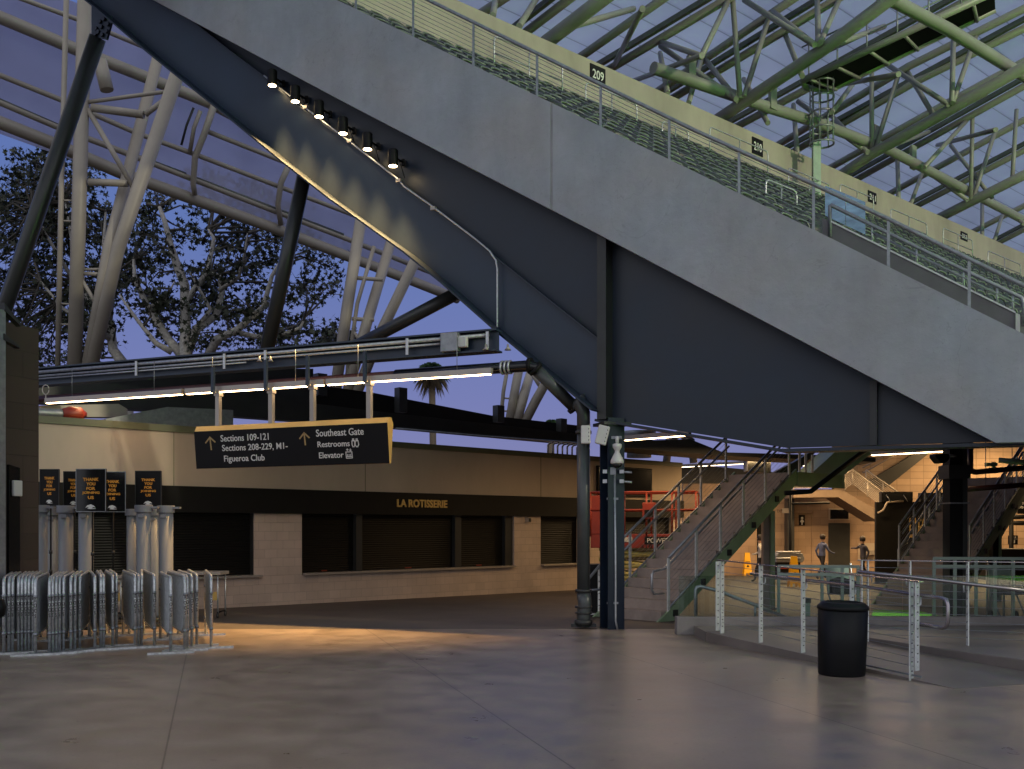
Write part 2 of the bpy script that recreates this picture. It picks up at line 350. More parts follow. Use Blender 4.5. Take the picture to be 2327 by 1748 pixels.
M['seat2'] = mat('shaded seat pan', (.016, .021, .017), .42, var=.12, scale=2)  # pan colour darkened for the shade below the pale rim
M['deck'] = mat('shaded terrace', (.05, .05, .047), .8, var=.2)  # concrete darkened to paint the shaded gaps between seats
M['brown'] = blockmat('brown block', (.060, .043, .032), 21, .8, .4, .008, 0.5, .75)
M['block'] = blockmat('tan block', (.62, .50, .41), AZR, .31, .2, .005, 0.5, .76, .05)
M['tile'] = blockmat('tan wall tile', (.42, .30, .20), 90, .6, .3, .012, 0.0, .6)
M['tan'] = blockmat('tan wall', (.40, .28, .19), 90, .6, .3, .008, .5, .72)
M['bark'] = mat('mottled bark', (.26, .25, .23), .8, var=.35, scale=6, c2=(.55, .53, .49))
M['twig'] = mat('dark twig bark', (.07, .062, .052), .85, var=.25, scale=5)
M['leaf'] = leafmat('sycamore leaves', (.013, .019, .011), (.034, .045, .022))
M['palm'] = leafmat('palm fronds', (.02, .06, .02), (.05, .10, .035))
M['thatch'] = leafmat('dead fronds', (.10, .075, .045), (.20, .15, .09))
M['turf'] = mat('turf', (.10, .36, .03), .9, var=.25, scale=4, bump=.3, bscale=120)
M['ground'] = mat('ground', (.06, .06, .055), .9, var=.2)
M['strip'] = emis('strip lamp diffuser', (1, .66, .34), 20)
M['stripfar'] = emis('far strip lamp diffuser', (1, .74, .46), 9)
M['lens'] = emis('spot lens', (1, .74, .38), 22)
M['alum'] = mat('aluminium housing', (.42, .38, .34), .4, .4, var=.06)
M['glass'] = glassmat('clear glass', (.80, .86, .83))
M['bluepane'] = mat('reflective pane', (.20, .33, .47), .12, .25, var=.4, scale=2.5, stretch=(1, 1, 3))  # sky reflection put into the pane's blue base colour
M['canopy'] = sheetmat('canopy sheet', (.52, .53, .62), .5, AZR-90, 7.0, .02, .7, (.62, .62, .70))
M['roof'] = sheetmat('roof sheet', (.55, .60, .70), .2, AZS-90, .95, .018, .62, (.7, .75, .85))
M['screen'] = mat('dark screen', (.006, .008, .012), .15, var=.1)
M['shirt'] = mat('blue shirt', (.06, .08, .16), .8); M['wshirt'] = mat('white shirt', (.6, .58, .55), .8)
M['skin'] = mat('skin', (.35, .22, .15), .55, var=.05); M['trouser'] = mat('dark trousers', (.02, .02, .025), .8); M['hair'] = mat('dark hair', (.015, .010, .008), .6)
def shuttermat():
    m, n, l, b = nmat('roller shutter'); g = n.new('ShaderNodeNewGeometry'); sx = n.new('ShaderNodeSeparateXYZ'); l.new(g.outputs['Position'], sx.inputs[0])
    w = n.new('ShaderNodeMath'); w.operation = 'MULTIPLY'; w.inputs[1].default_value = 2*pi/.055; l.new(sx.outputs[2], w.inputs[0])
    s_ = n.new('ShaderNodeMath'); s_.operation = 'SINE'; l.new(w.outputs[0], s_.inputs[0])
    bp = n.new('ShaderNodeBump'); bp.inputs['Strength'].default_value = .45; bp.inputs['Distance'].default_value = .008; l.new(s_.outputs[0], bp.inputs['Height']); l.new(bp.outputs[0], b.inputs['Normal'])
    b.inputs['Base Color'].default_value = (.0045, .0045, .004, 1); b.inputs['Roughness'].default_value = .45; sinp(b, 'Specular IOR Level', .3); b.inputs['Metallic'].default_value = .2
    return m
M['shutter'] = shuttermat()

# ================================================================== SETTING
def struct(name, mb, m): o = mb.build(name, m); o['kind'] = 'structure'; return o
def quad(pts): return MB().add(pts, [[0, 1, 2, 3]])
struct('floor', quad([(-45, -7, 0), (16, -7, 0), (16, EDGE, 0), (-45, EDGE, 0)]), M['floor'])
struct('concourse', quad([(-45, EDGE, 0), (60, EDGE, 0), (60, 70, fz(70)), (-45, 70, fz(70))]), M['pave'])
struct('ground', quad([(-400, -300, -3), (400, -300, -3), (400, 600, -3), (-400, 600, -3)]), M['ground'])
struct('pitch', quad([(16.2, -34, -1), (110, -34, -1), (110, 13, -1), (16.2, 13, -1)]), M['turf'])

# ------------------------------------------------------------------ planes
col_p = fl(1398, 1430)
G = VP(col_p, 117.3)                    # steel girder
GP = G.off(.34)                         # face of the concrete wall, towards the camera (az 207)
K = VP(fl(877, 1363), AZR)              # kiosk front
tow = G.n                               # towards camera

# ================================================================== GIRDER
gl_ = thing('steel_girder', 'huge navy steel raking girder under the concrete seating wall, on the black column', 'girder', col_p+V((0, 0, 3.6)))
ridge = [(200, -90), (330, -12), (437, 50), (532, 124), (603, 177), (674, 238), (780, 316), (911, 413), (984, 475), (1079, 548), (1368, 778)]
lower = [(-60, -222), (170, -28), (256, 39), (373, 138), (550, 280), (675, 383), (780, 465), (947, 584), (1031, 652), (1157, 763), (1368, 936)]
def gp(pl, pts): return [pl.h(*p) for p in pts]
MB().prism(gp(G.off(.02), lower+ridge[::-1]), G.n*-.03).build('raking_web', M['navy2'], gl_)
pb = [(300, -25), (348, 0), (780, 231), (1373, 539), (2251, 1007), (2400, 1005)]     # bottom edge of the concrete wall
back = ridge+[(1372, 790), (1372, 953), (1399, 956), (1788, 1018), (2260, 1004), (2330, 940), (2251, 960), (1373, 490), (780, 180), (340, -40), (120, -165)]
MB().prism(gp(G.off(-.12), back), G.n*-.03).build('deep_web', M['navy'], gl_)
def strip3(pl, pts, up, w, th, z=0):    # a flange: a strip following a line in the plane, standing out of it by w
    mb = MB(); P = gp(pl, pts)
    for a, b in zip(P[:-1], P[1:]):
        t = (b-a).normalized(); nrm = pl.n.cross(t).normalized()
        if nrm.z < 0: nrm = -nrm
        mb.obox(a+nrm*z, b-a, pl.n*w, nrm*th)
    return mb
strip3(G.off(.02), lower, 1, .44, .03, -.03).build('bottom_flange', M['navy'], gl_)
strip3(G.off(.02), ridge, 1, .10, .025).build('ridge_flange', M['navy'], gl_)
strip3(G.off(-.3), [(1372, 957), (1399, 960), (1788, 1024)], 1, .40, .04, -.04).build('bottom_flange', M['navy'], gl_)
strip3(G.off(-.3), [(1788, 1024), (2420, 1006)], 1, .40, .05, -.05).build('bottom_flange', M['navy'], gl_)
for (xa, ya, xb, yb, w) in ((1372, 530, 1392, 956, .30), (1979, 868, 1995, 1013, .12)):
    p0 = G.off(-.12); a = p0.h(xa, ya); b = p0.h(xb, yb); c = p0.h(xb, ya)
    e = p0.d*((c-a).dot(p0.d)); MB().obox(V((a.x, a.y, b.z)), e, p0.n*w, V((0, 0, a.z-b.z))).build('stiffener', M['dark'], gl_)
# right-hand edge of the girder's top shelf
MB().prism(gp(G.off(-.25), [(348, 2), (780, 233), (1373, 541), (2251, 1006), (2251, 990), (1373, 520), (780, 212), (352, -14)]), G.n*.5).build('top_shelf', M['navy'], gl_)

# spotlights on the girder
for i, (x, y) in enumerate(((618.7, 193), (671, 229.5), (725, 264), (779.5, 302), (835, 338), (893, 376))):
    p = G.off(.27).h(x, y)
    names = ('topmost', 'second from the top', 'third from the top', 'third from the bottom', 'second from the bottom', 'lowest')
    t = thing('spotlight', 'black cylinder spotlight glowing warm, %s of the six on the navy girder' % names[i], 'spotlight', p+V((0, 0, .12)), 'spotlights on the girder')
    MB().lathe([(.088, -.012), (.095, 0), (.095, .27), (.085, .285)], p, 20).build('housing', M['black'], t)
    MB().lathe([(.078, -.016), (.078, -.012)], p, 18).build('lens', M['lens'], t)
    mb = MB(); mb.tube([p+V((0, 0, .16)), p+V((0, 0, .16))-G.n*.37], .022, 8); mb.cbox(p+V((0, 0, .16))-G.n*.34, V((.06, 0, 0)), V((0, .06, 0)), V((0, 0, .12)))
    mb.tube([p+V((0, 0, .2))-G.n*.12, p+V((.03, 0, .05))-G.n*.22, p+V((.05, 0, -.14))-G.n*.3], .008, 6); mb.build('bracket', M['black'], t)
    lamp('spot_beam', 'SPOT', p+V((0, 0, -.03)), p+V((0, 0, -6))+G.n*.8+G.d*.3, 2100, (1, .585, .20), spot_size=R(53), spot_blend=1.0, shadow_soft_size=.10)
    # spill up the girder from the open lens
# conduit along the girder
t = thing('conduit_pipe', 'thin bright conduit running down the girder and bending straight down to the beam', 'conduit', G.off(.1).h(911, 421))
MB().tube(gp(G.off(.14), [(600, 172), (700, 250), (800, 326), (905, 408), (918, 424), (984, 470), (1080, 543), (1112, 570), (1127, 592), (1130, 612), (1130, 745), (1124, 764), (1108, 772), (1062, 779)]), .017, 8).build('conduit', M['galv'], t)
for (x, y) in ((695, 244), (795, 321), (906, 411), (985, 474)):
    MB().cbox(G.off(.14).h(x, y), G.d*.10, G.n*.06, V((0, 0, .06))).build('junction_box', M['alum'], t)

# ================================================================== CONCRETE SEATING WALL
cw = thing('concrete_wall', 'long raking grey concrete wall of the upper stand, spotted with stains', 'wall', GP.h(1252, 479))
ptop = [(600, -80), (760, -3), (780, 7), (1252, 233), (1580, 391), (1867, 531), (2308, 750), (2420, 806)]
pbot = [(300, -25), (348, 0), (780, 231), (1252, 476), (1373, 539), (2262, 1006), (2420, 1003)]
MB().prism(gp(GP, [(120, -124), (348, 0), (780, 231), (1250.5, 475.5), (1250.5, 232.5), (780, 7), (120, -310)]), G.n*-.22).build('panel', M['cast'], cw)
MB().prism(gp(GP, [(1256, 478), (1373, 539), (2262, 1006), (2420, 1003), (2420, 806), (2308, 750), (1867, 531), (1580, 391), (1256, 235)]), G.n*-.22).build('panel', M['cast'], cw)
MB().prism(gp(GP.off(-.01), [(1250, 475), (1256.5, 478), (1256.5, 235), (1250, 232)]), G.n*-.15).build('joint_filler', M['joint'], cw)
# stair wall behind its right end
aw = VP(GP.p-G.n*.9, 117.3)
t = thing('stair_wall', 'low grey concrete wall with a pale cap beside the stand stair, under the double handrail', 'wall', aw.h(2000, 600))
MB().prism(gp(aw, [(1869, 560), (2330, 790), (2330, 722), (2308, 711), (1886, 503), (1869, 495)]), G.n*-.15).build('wall_panel', M['cast2'], t)
MB().prism(gp(aw.off(.02), [(1886, 500), (2308, 708), (2308, 712), (1886, 504)]), G.n*-.2).build('cap', M['galvp'], t)
MB().prism(gp(aw.off(.04), [(2308, 711), (2318, 715), (2318, 756), (2308, 752)]), G.n*-.1).build('end_block', M['whitep'], t)

# guard rail along the concrete wall
gr = thing('guard_railing', 'long steel cable guard railing on top of the raking concrete wall', 'railing', GP.h(1365, 290))
GRP = GP.off(-.11)
rt = [(640, -162), (900, -36), (975, 1), (1220, 121), (1365, 192), (1580, 297), (1849, 419), (2017, 497), (2202.5, 589), (2330, 651), (2420, 693)]
MB().tube(gp(GRP, rt), .032, 8).build('top_rail', M['galvd'], gr)
def interp(pl, x):
    for (a, b) in zip(pl[:-1], pl[1:]):
        if a[0] <= x <= b[0]: return a[1]+(b[1]-a[1])*(x-a[0])/(b[0]-a[0])
    return pl[-1][1]
pxs = [680, 809, 939, 1076, 1220.5, 1365, 1521, 1679.5, 1849, 2019, 2202.5]
for x in pxs:
    yt = interp(rt, x)
    yb = interp(ptop, x)
    a, b = GRP.h(x, yb+4), GRP.h(x, yt)
    MB().cbox((a+b)/2, G.d*.04, G.n*.02, b-a).build('post', M['galvd'], gr)
mb = MB()
for k in range(1, 10):
    q = k/10
    P = [GRP.h(x, interp(rt, x)*(1-q)+interp(ptop, x)*q) for x in (680, 1220, 1580, 1849)]
    mb.tube(P, .005, 5, caps=False)
mb.build('cables', M['galvd'], gr)
g2 = thing('stair_handrail', 'double steel handrail over the low stair wall, right of the blue glass', 'handrail', aw.h(2000, 520))
r2 = [(1886, 466), (2105, 573), (2321, 677)]
MB().tube(gp(aw, [(1886, 540), (1886, 470), (1890, 467)]+r2[1:]+[(2326, 690), (2327, 740)]), .03, 8).build('top_rail', M['galvd'], g2)
MB().tube(gp(aw, [(1982, 528), (2105, 590), (2321, 695)]), .02, 8).build('lower_rail', M['galvd'], g2)
for x in (1982, 2083, 2190, 2266, 2302):
    a, b = aw.h(x, interp([(1886, 504), (2330, 722)], x)), aw.h(x, interp(r2, x)); MB().tube([a, b], .018, 8).build('post', M['galv'], g2)

# ================================================================== UPPER STAND
drop = .56
La = GP.h(900, interp(ptop, 900))-V((0, 0, drop)); Lb = GP.h(2200, interp(ptop, 2200))-V((0, 0, drop))
ua, ub = La.dot(EU), Lb.dot(EU)
TD = (La.z-Lb.z)/(ua-ub); Z0 = La.z-TD*ua
print('dip', math.degrees(math.atan(TD)))
SN = V((-TD*EU.x, -TD*EU.y, 1))
def seatplane(x, y, dz=0): return hit(x, y, V((0, 0, Z0+dz)), SN)
foot = seatplane(1250, 181, .50)
BWu = foot.dot(EU); 
BWp = VP(foot, AZS)
topz = BWp.h(1250, 95).z
print('stand wall', foot, topz, BWp.h(2327, 573).z)
s0, s1 = -14, 75
sb = BWp.p.dot(ES)
bw_ = thing('back_wall', 'pale concrete wall along the top of the upper stand, carrying the section numbers', 'wall', BWp.pt(4, foot.z-.6))
MB().obox(BWp.pt(s0, foot.z-1.0), ES*(s1-s0), EU*.3, V((0, 0, topz-foot.z+1.0))).build('wall_panel', M['standwall'], bw_)
# stepped terrace
RUN = .85; RISE = RUN*TD
us = [BWu-RUN*k for k in range(0, 24)]
mb = MB()
Gd = G.d; gpp = GP.p-G.n*.26
for k, u1 in enumerate(us):
    u0 = u1-RUN; zt = Z0+TD*u0
    # where the row meets the back of the concrete wall
    def sstart(u): # point p = ES*s+EU*u on plane (p-gpp).n=0
        n = G.n; return ((gpp.dot(n))-u*EU.dot(n))/ES.dot(n)
    a = max(sstart(u0), sstart(u1))+.0
    mb.prism([ES*a+EU*u0+V((0, 0, zt-.6)), ES*a+EU*u0+V((0, 0, zt)), ES*a+EU*u1+V((0, 0, zt)), ES*a+EU*u1+V((0, 0, zt-.6))], ES*(70-a+sb))
td = thing('seating_terrace', 'stepped concrete terrace carrying the rows of dark green seats', 'terrace', (foot.x, foot.y, foot.z-1))
mb.build('steps', M['deck'], td)
# section number signs
for num, (xa, ya, xb, yb) in (('209', (1342, 143, 1376, 193)), ('210', (1710, 310, 1734, 357)), ('211', (1973.5, 432, 1992, 467)), ('212', (2184, 525, 2199, 553))):
    bp_ = BWp.off(.03); s_a, z_a = bp_.sz(xa, ya); s_b, _ = bp_.sz(xb, (ya+yb)/2); _, z_b = bp_.sz(xa, yb-10)
    hgt = z_a-z_b
    t = thing('section_sign', 'small black sign with white number %s on the pale stand wall' % num, 'sign', bp_.pt(s_a, z_b), 'section number signs')
    MB().obox(bp_.pt(s_a, z_b), ES*(s_b-s_a), EU*.03, V((0, 0, hgt))).build('sign_board', M['sign'], t)
    text('number', num, bp_.pt(s_a+(s_b-s_a)*.13, z_b+hgt*.22, .005), ES, UP, (s_b-s_a)*.74, hgt*.52, M['white'], t)

# seats
def seat_meshes():
    a = MB(); n = 7; w = .205
    pts = []
    for (zz, dx) in ((.42, 0), (.55, -.005), (.70, -.02), (.80, -.045), (.84, -.06)):
        row = []
        for i in range(n+1):
            q = -1+2*i/n; ww = w*(1 if zz < .72 else (.97 if zz < .82 else .80))
            row.append(V((q*ww, dx-.05+.05*(1-q*q)*0+.055*q*q*-1+0, zz)))
        pts.append(row)
    vs = [p for r_ in pts for p in r_]+[p+V((0, -.03, 0)) for r_ in pts for p in r_]
    m = n+1; k = len(pts); off = m*k; fs = []
    for j in range(k-1):
        for i in range(n):
            q = [j*m+i, j*m+i+1, (j+1)*m+i+1, (j+1)*m+i]; fs += [q, [x+off for x in q][::-1]]
    for i in range(n): fs += [[i, i+1, i+1+off, i+off], [(k-1)*m+i, (k-1)*m+i+1, (k-1)*m+i+1+off, (k-1)*m+i+off]]
    for j in range(k-1): fs += [[j*m, (j+1)*m, (j+1)*m+off, j*m+off], [j*m+n, (j+1)*m+n, (j+1)*m+n+off, j*m+n+off]]
    a.add(vs, fs, True)
    for sx in (-.2, .2): a.box(sx-.02, sx+.02, -.06, .02, 0, .5)
    nb_ = len(a.f); a.tube([(-.20, -.055, .62), (-.195, -.075, .76), (-.15, -.095, .842), (0, -.10, .855), (.15, -.095, .842), (.195, -.075, .76), (.20, -.055, .62)], .017, 6); a.rim = (nb_, len(a.f))
    b = MB(); vs = []                     # tipped-up seat pan, rounded lip
    prof = ((.045, .36), (.11, .38), (.155, .50), (.15, .64), (.10, .72), (.055, .70))
    for (yy, zz) in prof:
        for i in range(6):
            q = -1+2*i/5; vs.append(V((q*.205, yy-.03*q*q, zz-.02*q*q)))
    fs = [[j*6+i, j*6+i+1, (j+1)*6+i+1, (j+1)*6+i] for j in range(len(prof)-1) for i in range(5)]
    b.add(vs, fs, True)
    return a, b
sa, sb2 = seat_meshes()
def rawmesh(mb, name, m):
    me = bpy.data.meshes.new(name); me.from_pydata(mb.v, [], mb.f); me.polygons.foreach_set('use_smooth', mb.sm)
    bm = bmesh.new(); bm.from_mesh(me); bmesh.ops.recalc_face_normals(bm, faces=bm.faces); bm.to_mesh(me); bm.free(); me.materials.append(m); return me
M['seatrim'] = mat('seat rim highlight', (.15, .18, .15), .35)  # highlight along each seat's top edge, put into a paler colour
sme, sme2 = rawmesh(sa, 'stadium_seat', M['seat']), rawmesh(sb2, 'seat_pan', M['seat2'])
def proj(p):
    d = p-CAM; return (CX+F*d.x/d.y, HY-F*d.z/d.y) if d.y > .5 else (-999, -999)
cands = []
aisles = [7.6, 14.4, 21.6, 29.5, 37.0, 45.0, 53.0]
for k, u1 in enumerate(us):
    u = u1-.30
    zt = Z0+TD*(u1-RUN)
    sst = ((gpp.dot(G.n))-u*EU.dot(G.n))/ES.dot(G.n)+.45
    s = math.ceil(sst/.5)*.5
    while s < 62+sb:
        p = ES*s+EU*u+V((0, 0, zt)); q = proj(p+V((0, 0, .75)))
        if -20 < q[0] < 2360 and q[1] > -25 and q[1] < interp(ptop, max(761, min(2419, q[0])))+14 and q[0] > 760:
            if not any(abs((s-sb)-a_) < .55 for a_ in aisles):
                if not (1868 < q[0] and q[1] > interp([(1860, 490), (2420, 766)], min(2419, q[0]))): cands.append((p.y, p, q))
        s += .5
cands.sort(key=lambda c: c[0])
print('seats', len(cands))
sme.materials.append(M['seatrim'])
for i in range(*sa.rim): sme.polygons[i].material_index = 1
face = -EU; rzs = atan2(face.y, face.x)-pi/2
random.seed(3)
far = []
for i, (d, p, q) in enumerate(cands):
    a_ = rzs+random.uniform(-.05, .05)
    if i < 295:
        o = bpy.data.objects.new('stadium_seat', sme); COL.objects.link(o); o.location = p; o.rotation_euler = (0, 0, a_)
        tag(o, 'dark green tip-up stadium seat in the nearer rows just above the raking concrete wall', 'stadium seat', 'nearer stadium seats of the upper stand')
        c = bpy.data.objects.new('seat_pan', sme2); COL.objects.link(c); c.parent = o
        if random.random() < .06: c.rotation_euler = (R(-14), 0, 0)
    else: far.append((p, a_))
mb = MB()
for p, a_ in far:
    mt = Matrix.Translation(p) @ Matrix.Rotation(a_, 4, 'Z')
    mb.add([mt @ v for v in sa.v], sa.f, True); mb.add([mt @ v for v in sb2.v], sb2.f, True)
if far:
    o = mb.build('distant_seats', M['seat']); o.data.materials.append(M['seat2']); o.data.materials.append(M['seatrim'])
    nsf = len(sa.f); npf = len(sb2.f)
    for i, pol in enumerate(o.data.polygons):
        q = i % (nsf+npf); pol.material_index = 2 if sa.rim[0] <= q < sa.rim[1] else (1 if q >= nsf else 0)
    tag(o, 'mass of dark green seats in the farther rows of the upper stand', 'stadium seats', None, 'stuff')
# standing rails between the rows
hoops = (((1123, 81), (1278, 152)), ((1331, 187), (1447, 241)), ((1505, 275), (1635, 336)), ((1613, 288), (1745, 350)), ((1740, 407), (1805, 433)), ((1792, 381), (1885, 422)),
         ((1909, 418), (1985, 450)), ((2024, 474), (2106, 511)), ((2143, 518), (2210, 548)), ((2245, 570), (2319, 602)))
hl = ('highest, left of the 209 sign', 'just under the 209 sign', 'midway between the 209 and 210 signs', 'behind, left of the 210 sign', 'short one left of the blue glass', 'behind, over the blue glass',
      'under the 211 sign', 'between the 211 and 212 signs', 'under the 212 sign', 'rightmost, beyond the 212 sign')
for (a, b), lab in zip(hoops, hl):
    A = seatplane(*a, .70); B = seatplane(*b, .70)
    if A.dot(EU) > BWu-.6: A = VP(foot-EU*1.0, AZS).h(*a); B = VP(foot-EU*1.0, AZS).h(*b)
    B = A+ES*max(1.2, (B-A).dot(ES))
    t = thing('standing_rail', 'bent steel standing rail among green seats, %s' % lab, 'rail', A-V((0, 0, 1)), 'steel rails between the seat rows')
    e = (B-A).normalized()
    MB().tube([A+V((0, 0, -1.05)), A+V((0, 0, -.12)), A+e*.04+V((0, 0, -.03)), A+e*.12, B-e*.12, B-e*.04+V((0, 0, -.03)), B+V((0, 0, -.12)), B+V((0, 0, -1.05))], .021, 8).build('hoop', M['galv'], t)
    MB().tube([A+V((0, 0, -.42)), B+V((0, 0, -.42))], .017, 6).build('lower_rail', M['galvd'], t)
    c = (A+B)/2; MB().tube([c, c-V((0, 0, 1.05))], .018, 6).build('post', M['galv'], t)
# blue glass screen at the vomitory
gpn = VP(GP.p-G.n*1.6, 117.3)
t = thing('glass_screen', 'two pale blue reflective glass panels standing in the seats below 211', 'glass screen', gpn.h(1900, 530))
for poly in ([(1875, 422), (1921, 440), (1921, 512), (1875, 490)], [(1922.5, 441), (1966, 459), (1966, 533), (1922.5, 512.5)]):
    MB().prism(gp(gpn, poly), G.n*-.03).build('glass_panel', M['bluepane'], t)

# ================================================================== ROOF OVER THE STAND
RP = 13.0                                              # radial members rise towards the pitch
DR = (-EU*cos(R(RP))+UP*sin(R(RP))).normalized()
RN = ES.cross(DR).normalized()
PB0 = BWp.h(1250, 93)+EU*1.2
PT0 = PB0+UP*3.4
def rb(x, y): return hit(x, y, PB0, RN)
def rtp(x, y): return hit(x, y, PT0, RN)
rf = thing('stadium_roof', 'pale green-lit tubular truss roof with translucent bluish sheets over the upper stand', 'roof', PB0)
o_ = PT0+UP*.45-DR*6-ES*30
MB().obox(o_, ES*130, DR*46, RN*.05).build('roof_sheet', M['roof'], rf)
def tubes(name, lst, fn, r, m, par, ext=0):
    for seg in lst:
        P = [fn(*q) for q in seg]
        if ext:
            P[0] = P[0]-(P[1]-P[0]).normalized()*ext; P[-1] = P[-1]+(P[-1]-P[-2]).normalized()*ext
        MB().tube(P, r, 10).build(name, m, par)
tubes('bottom_chord', [((1643, 264), (1870, 113), (2025, -4)), ((1912, 397), (1983, 349), (2125, 269), (2327, 153)), ((2137, 494), (2327, 398)), ((1247, 92), (1367, 0))], rb, .20, M['cream2'], rf, 3)
tubes('ring_tube', [((1485, 199), (1747, 285), (1850, 315), (2020, 377), (2327, 530), (2400, 570)), ((1900, -18), (2057, 62), (2153, 110), (2327, 213), (2400, 258))], lambda x, y: rb(x, y)+UP*.6, .19, M['cream2'], rf, 0)
chan = [((1205, 66), (1291, 0)), ((1389, 155), (1649, 0)), ((1548, 212), (1899, 0)), ((1678, 286), (1838, 200), (2107, 50), (2200, 0)), ((1799, 347), (2081, 186), (2327, 65)), ((2068, 340), (2327, 196)), ((2076, 472), (2327, 342)), ((2263, 555), (2327, 522))]
pln = [((1323, 127), (1503, 0)), ((1513, 195), (1799, 0)), ((1890, 256), (2063, 152), (2159, 104), (2327, 20)), ((1884, 383), (2134, 244), (2327, 140)), ((2011, 446), (2327, 273)), ((2198, 533), (2327, 468)), ((1095, 30), (1140, 0))]
tubes('purlin', chan+pln, rtp, .145, M['cream2'], rf, 5)
for seg in chan:
    P = [rtp(*q) for q in seg]; e = (P[-1]-P[0]).normalized(); a = P[0]-e*5; b = P[-1]+e*5
    MB().obox(a-ES*.42+RN*.05*(1 if RN.z > 0 else -1), b-a, ES*.15, UP*.18).build('gutter', M['channel'], rf)
webs = [((1682, 225), (1665, 0)), ((1691, 221), (1747, 39)), ((1678, 230), (1500, 104)), ((1673, 225), (1602, 134)), ((1593, 130), (1656, 0)), ((1565, 234), (1595, 130)), ((1517, 212), (1500, 121)),
        ((1860, 100), (1857, 0)), ((1864, 97), (1907, 0)), ((1851, 102), (1691, 0)), ((1851, 102), (1756, 26)), ((1823, 173), (1784, 78)),
        ((1981, 351), (1981, 165)), ((1985, 351), (2042, 169)), ((1977, 351), (1812, 230)), ((1972, 347), (1886, 260)), ((1812, 355), (1803, 238)),
        ((2163, 234), (2167, 74)), ((2165, 234), (2219, 78)), ((2156, 238), (2016, 147)), ((1890, 256), (1942, 186)),
        ((2206, 455), (2210, 264)), ((2210, 455), (2263, 295)), ((2199, 455), (2046, 347)), ((2198, 455), (2102, 373)), ((2068, 468), (2100, 381)), ((2100, 381), (2198, 273)),
        ((2042, 455), (2039, 351)), ((2232, 542), (2232, 451)), ((2258, 552), (2282, 477)), ((2327, 509), (2250, 451)), ((1120, 36), (1126, 0)), ((1180, 60), (1222, -8)), ((1595, 128), (1500, 95)), ((1595, 126), (1440, 184)),
        ((2042, 169), (1890, 196)), ((2263, 295), (2130, 330)), ((1300, 60), (1440, 20)), ((1460, 20), (1395, 150)), ((1745, 280), (1690, 180)), ((1870, 112), (2010, 60)), ((2125, 268), (2060, 160)), ((2130, 270), (2240, 215)), ((2255, 450), (2160, 330)), ((2300, 412), (2310, 250)), ((1990, 345), (2110, 300))]
for (a, b) in webs: MB().tube([rb(*a), rtp(*b)], .09, 8).build('web_strut', M['cream2'], rf)
mb_pts = [(1571, 226), (1756, 280), (1990, 368), (2075, 410), (2212, 475)]
for q in mb_pts:
    c = rb(*q)+UP*.9; MB().cbox(c, ES*.35, DR*.12, UP*.9).build('tube_bracket', M['cream2'], rf)
# catwalk with caged ladder
def cwp(x, y): return hit(x, y, PB0+UP*1.6, RN)
cat = thing('catwalk', 'green-lit steel catwalk with handrail hanging under the roof trusses', 'catwalk', cwp(1950, 150))
A0, A1, B0, B1 = cwp(1822, 184), cwp(2260, -18), cwp(1884, 206), cwp(2262, 22)
MB().tube([A0, A1], .12, 8).build('edge_beam', M['cream2'], cat); MB().tube([cwp(1822, 184), cwp(1832, 200), B0, B1], .10, 8).build('edge_beam', M['cream2'], cat)
MB().prism([A0, A1, B1, B0], UP*-.04).build('deck', M['black'], cat)
for q in (.05, .2, .38, .56, .74, .9):
    MB().tube([A0.lerp(A1, q)-UP*.1, B0.lerp(B1, q)-UP*.1], .06, 6).build('cross_beam', M['cream2'], cat)
for q in (.04, .20, .36, .52, .68, .84): MB().tube([A0.lerp(A1, q), A0.lerp(A1, q)+UP*1.15], .028, 6).build('post', M['galvd'], cat)
for h_ in (.55, 1.15): MB().tube([A0+UP*h_, A1+UP*h_], .028, 6).build('handrail', M['galvd'], cat)
cl = thing('caged_ladder', 'tall steel ladder in a round cage hanging down from the catwalk end', 'ladder', cwp(1868, 200))
c0 = cwp(1868, 186); dd = c0.y; zb = at(1868, 330, dd).z
rr_ = 26/F*dd
for k in range(9):
    a = 2*pi*k/9; MB().tube([c0+V((cos(a)*rr_, sin(a)*rr_, .2)), V((c0.x+cos(a)*rr_, c0.y+sin(a)*rr_, zb))], .024, 6).build('cage_bar', M['galvd'], cl)
for q in (.02, .25, .5, .75, .98):
    z = c0.z+(zb-c0.z)*q; MB().lathe([(rr_+.0, -.03), (rr_+.03, -.03), (rr_+.03, .03), (rr_+.0, .03)], (c0.x, c0.y, z), 18, caps=False).build('cage_hoop', M['galvd'], cl)
rp = at(1855, 418, dd)
MB().cbox((rp+V((rp.x, rp.y, zb)))/2-V((0, 0, .6)), V((.26, 0, 0)), V((0, .2, 0)), V((0, 0, zb-rp.z+1.4))).build('post', M['mint'], cl)

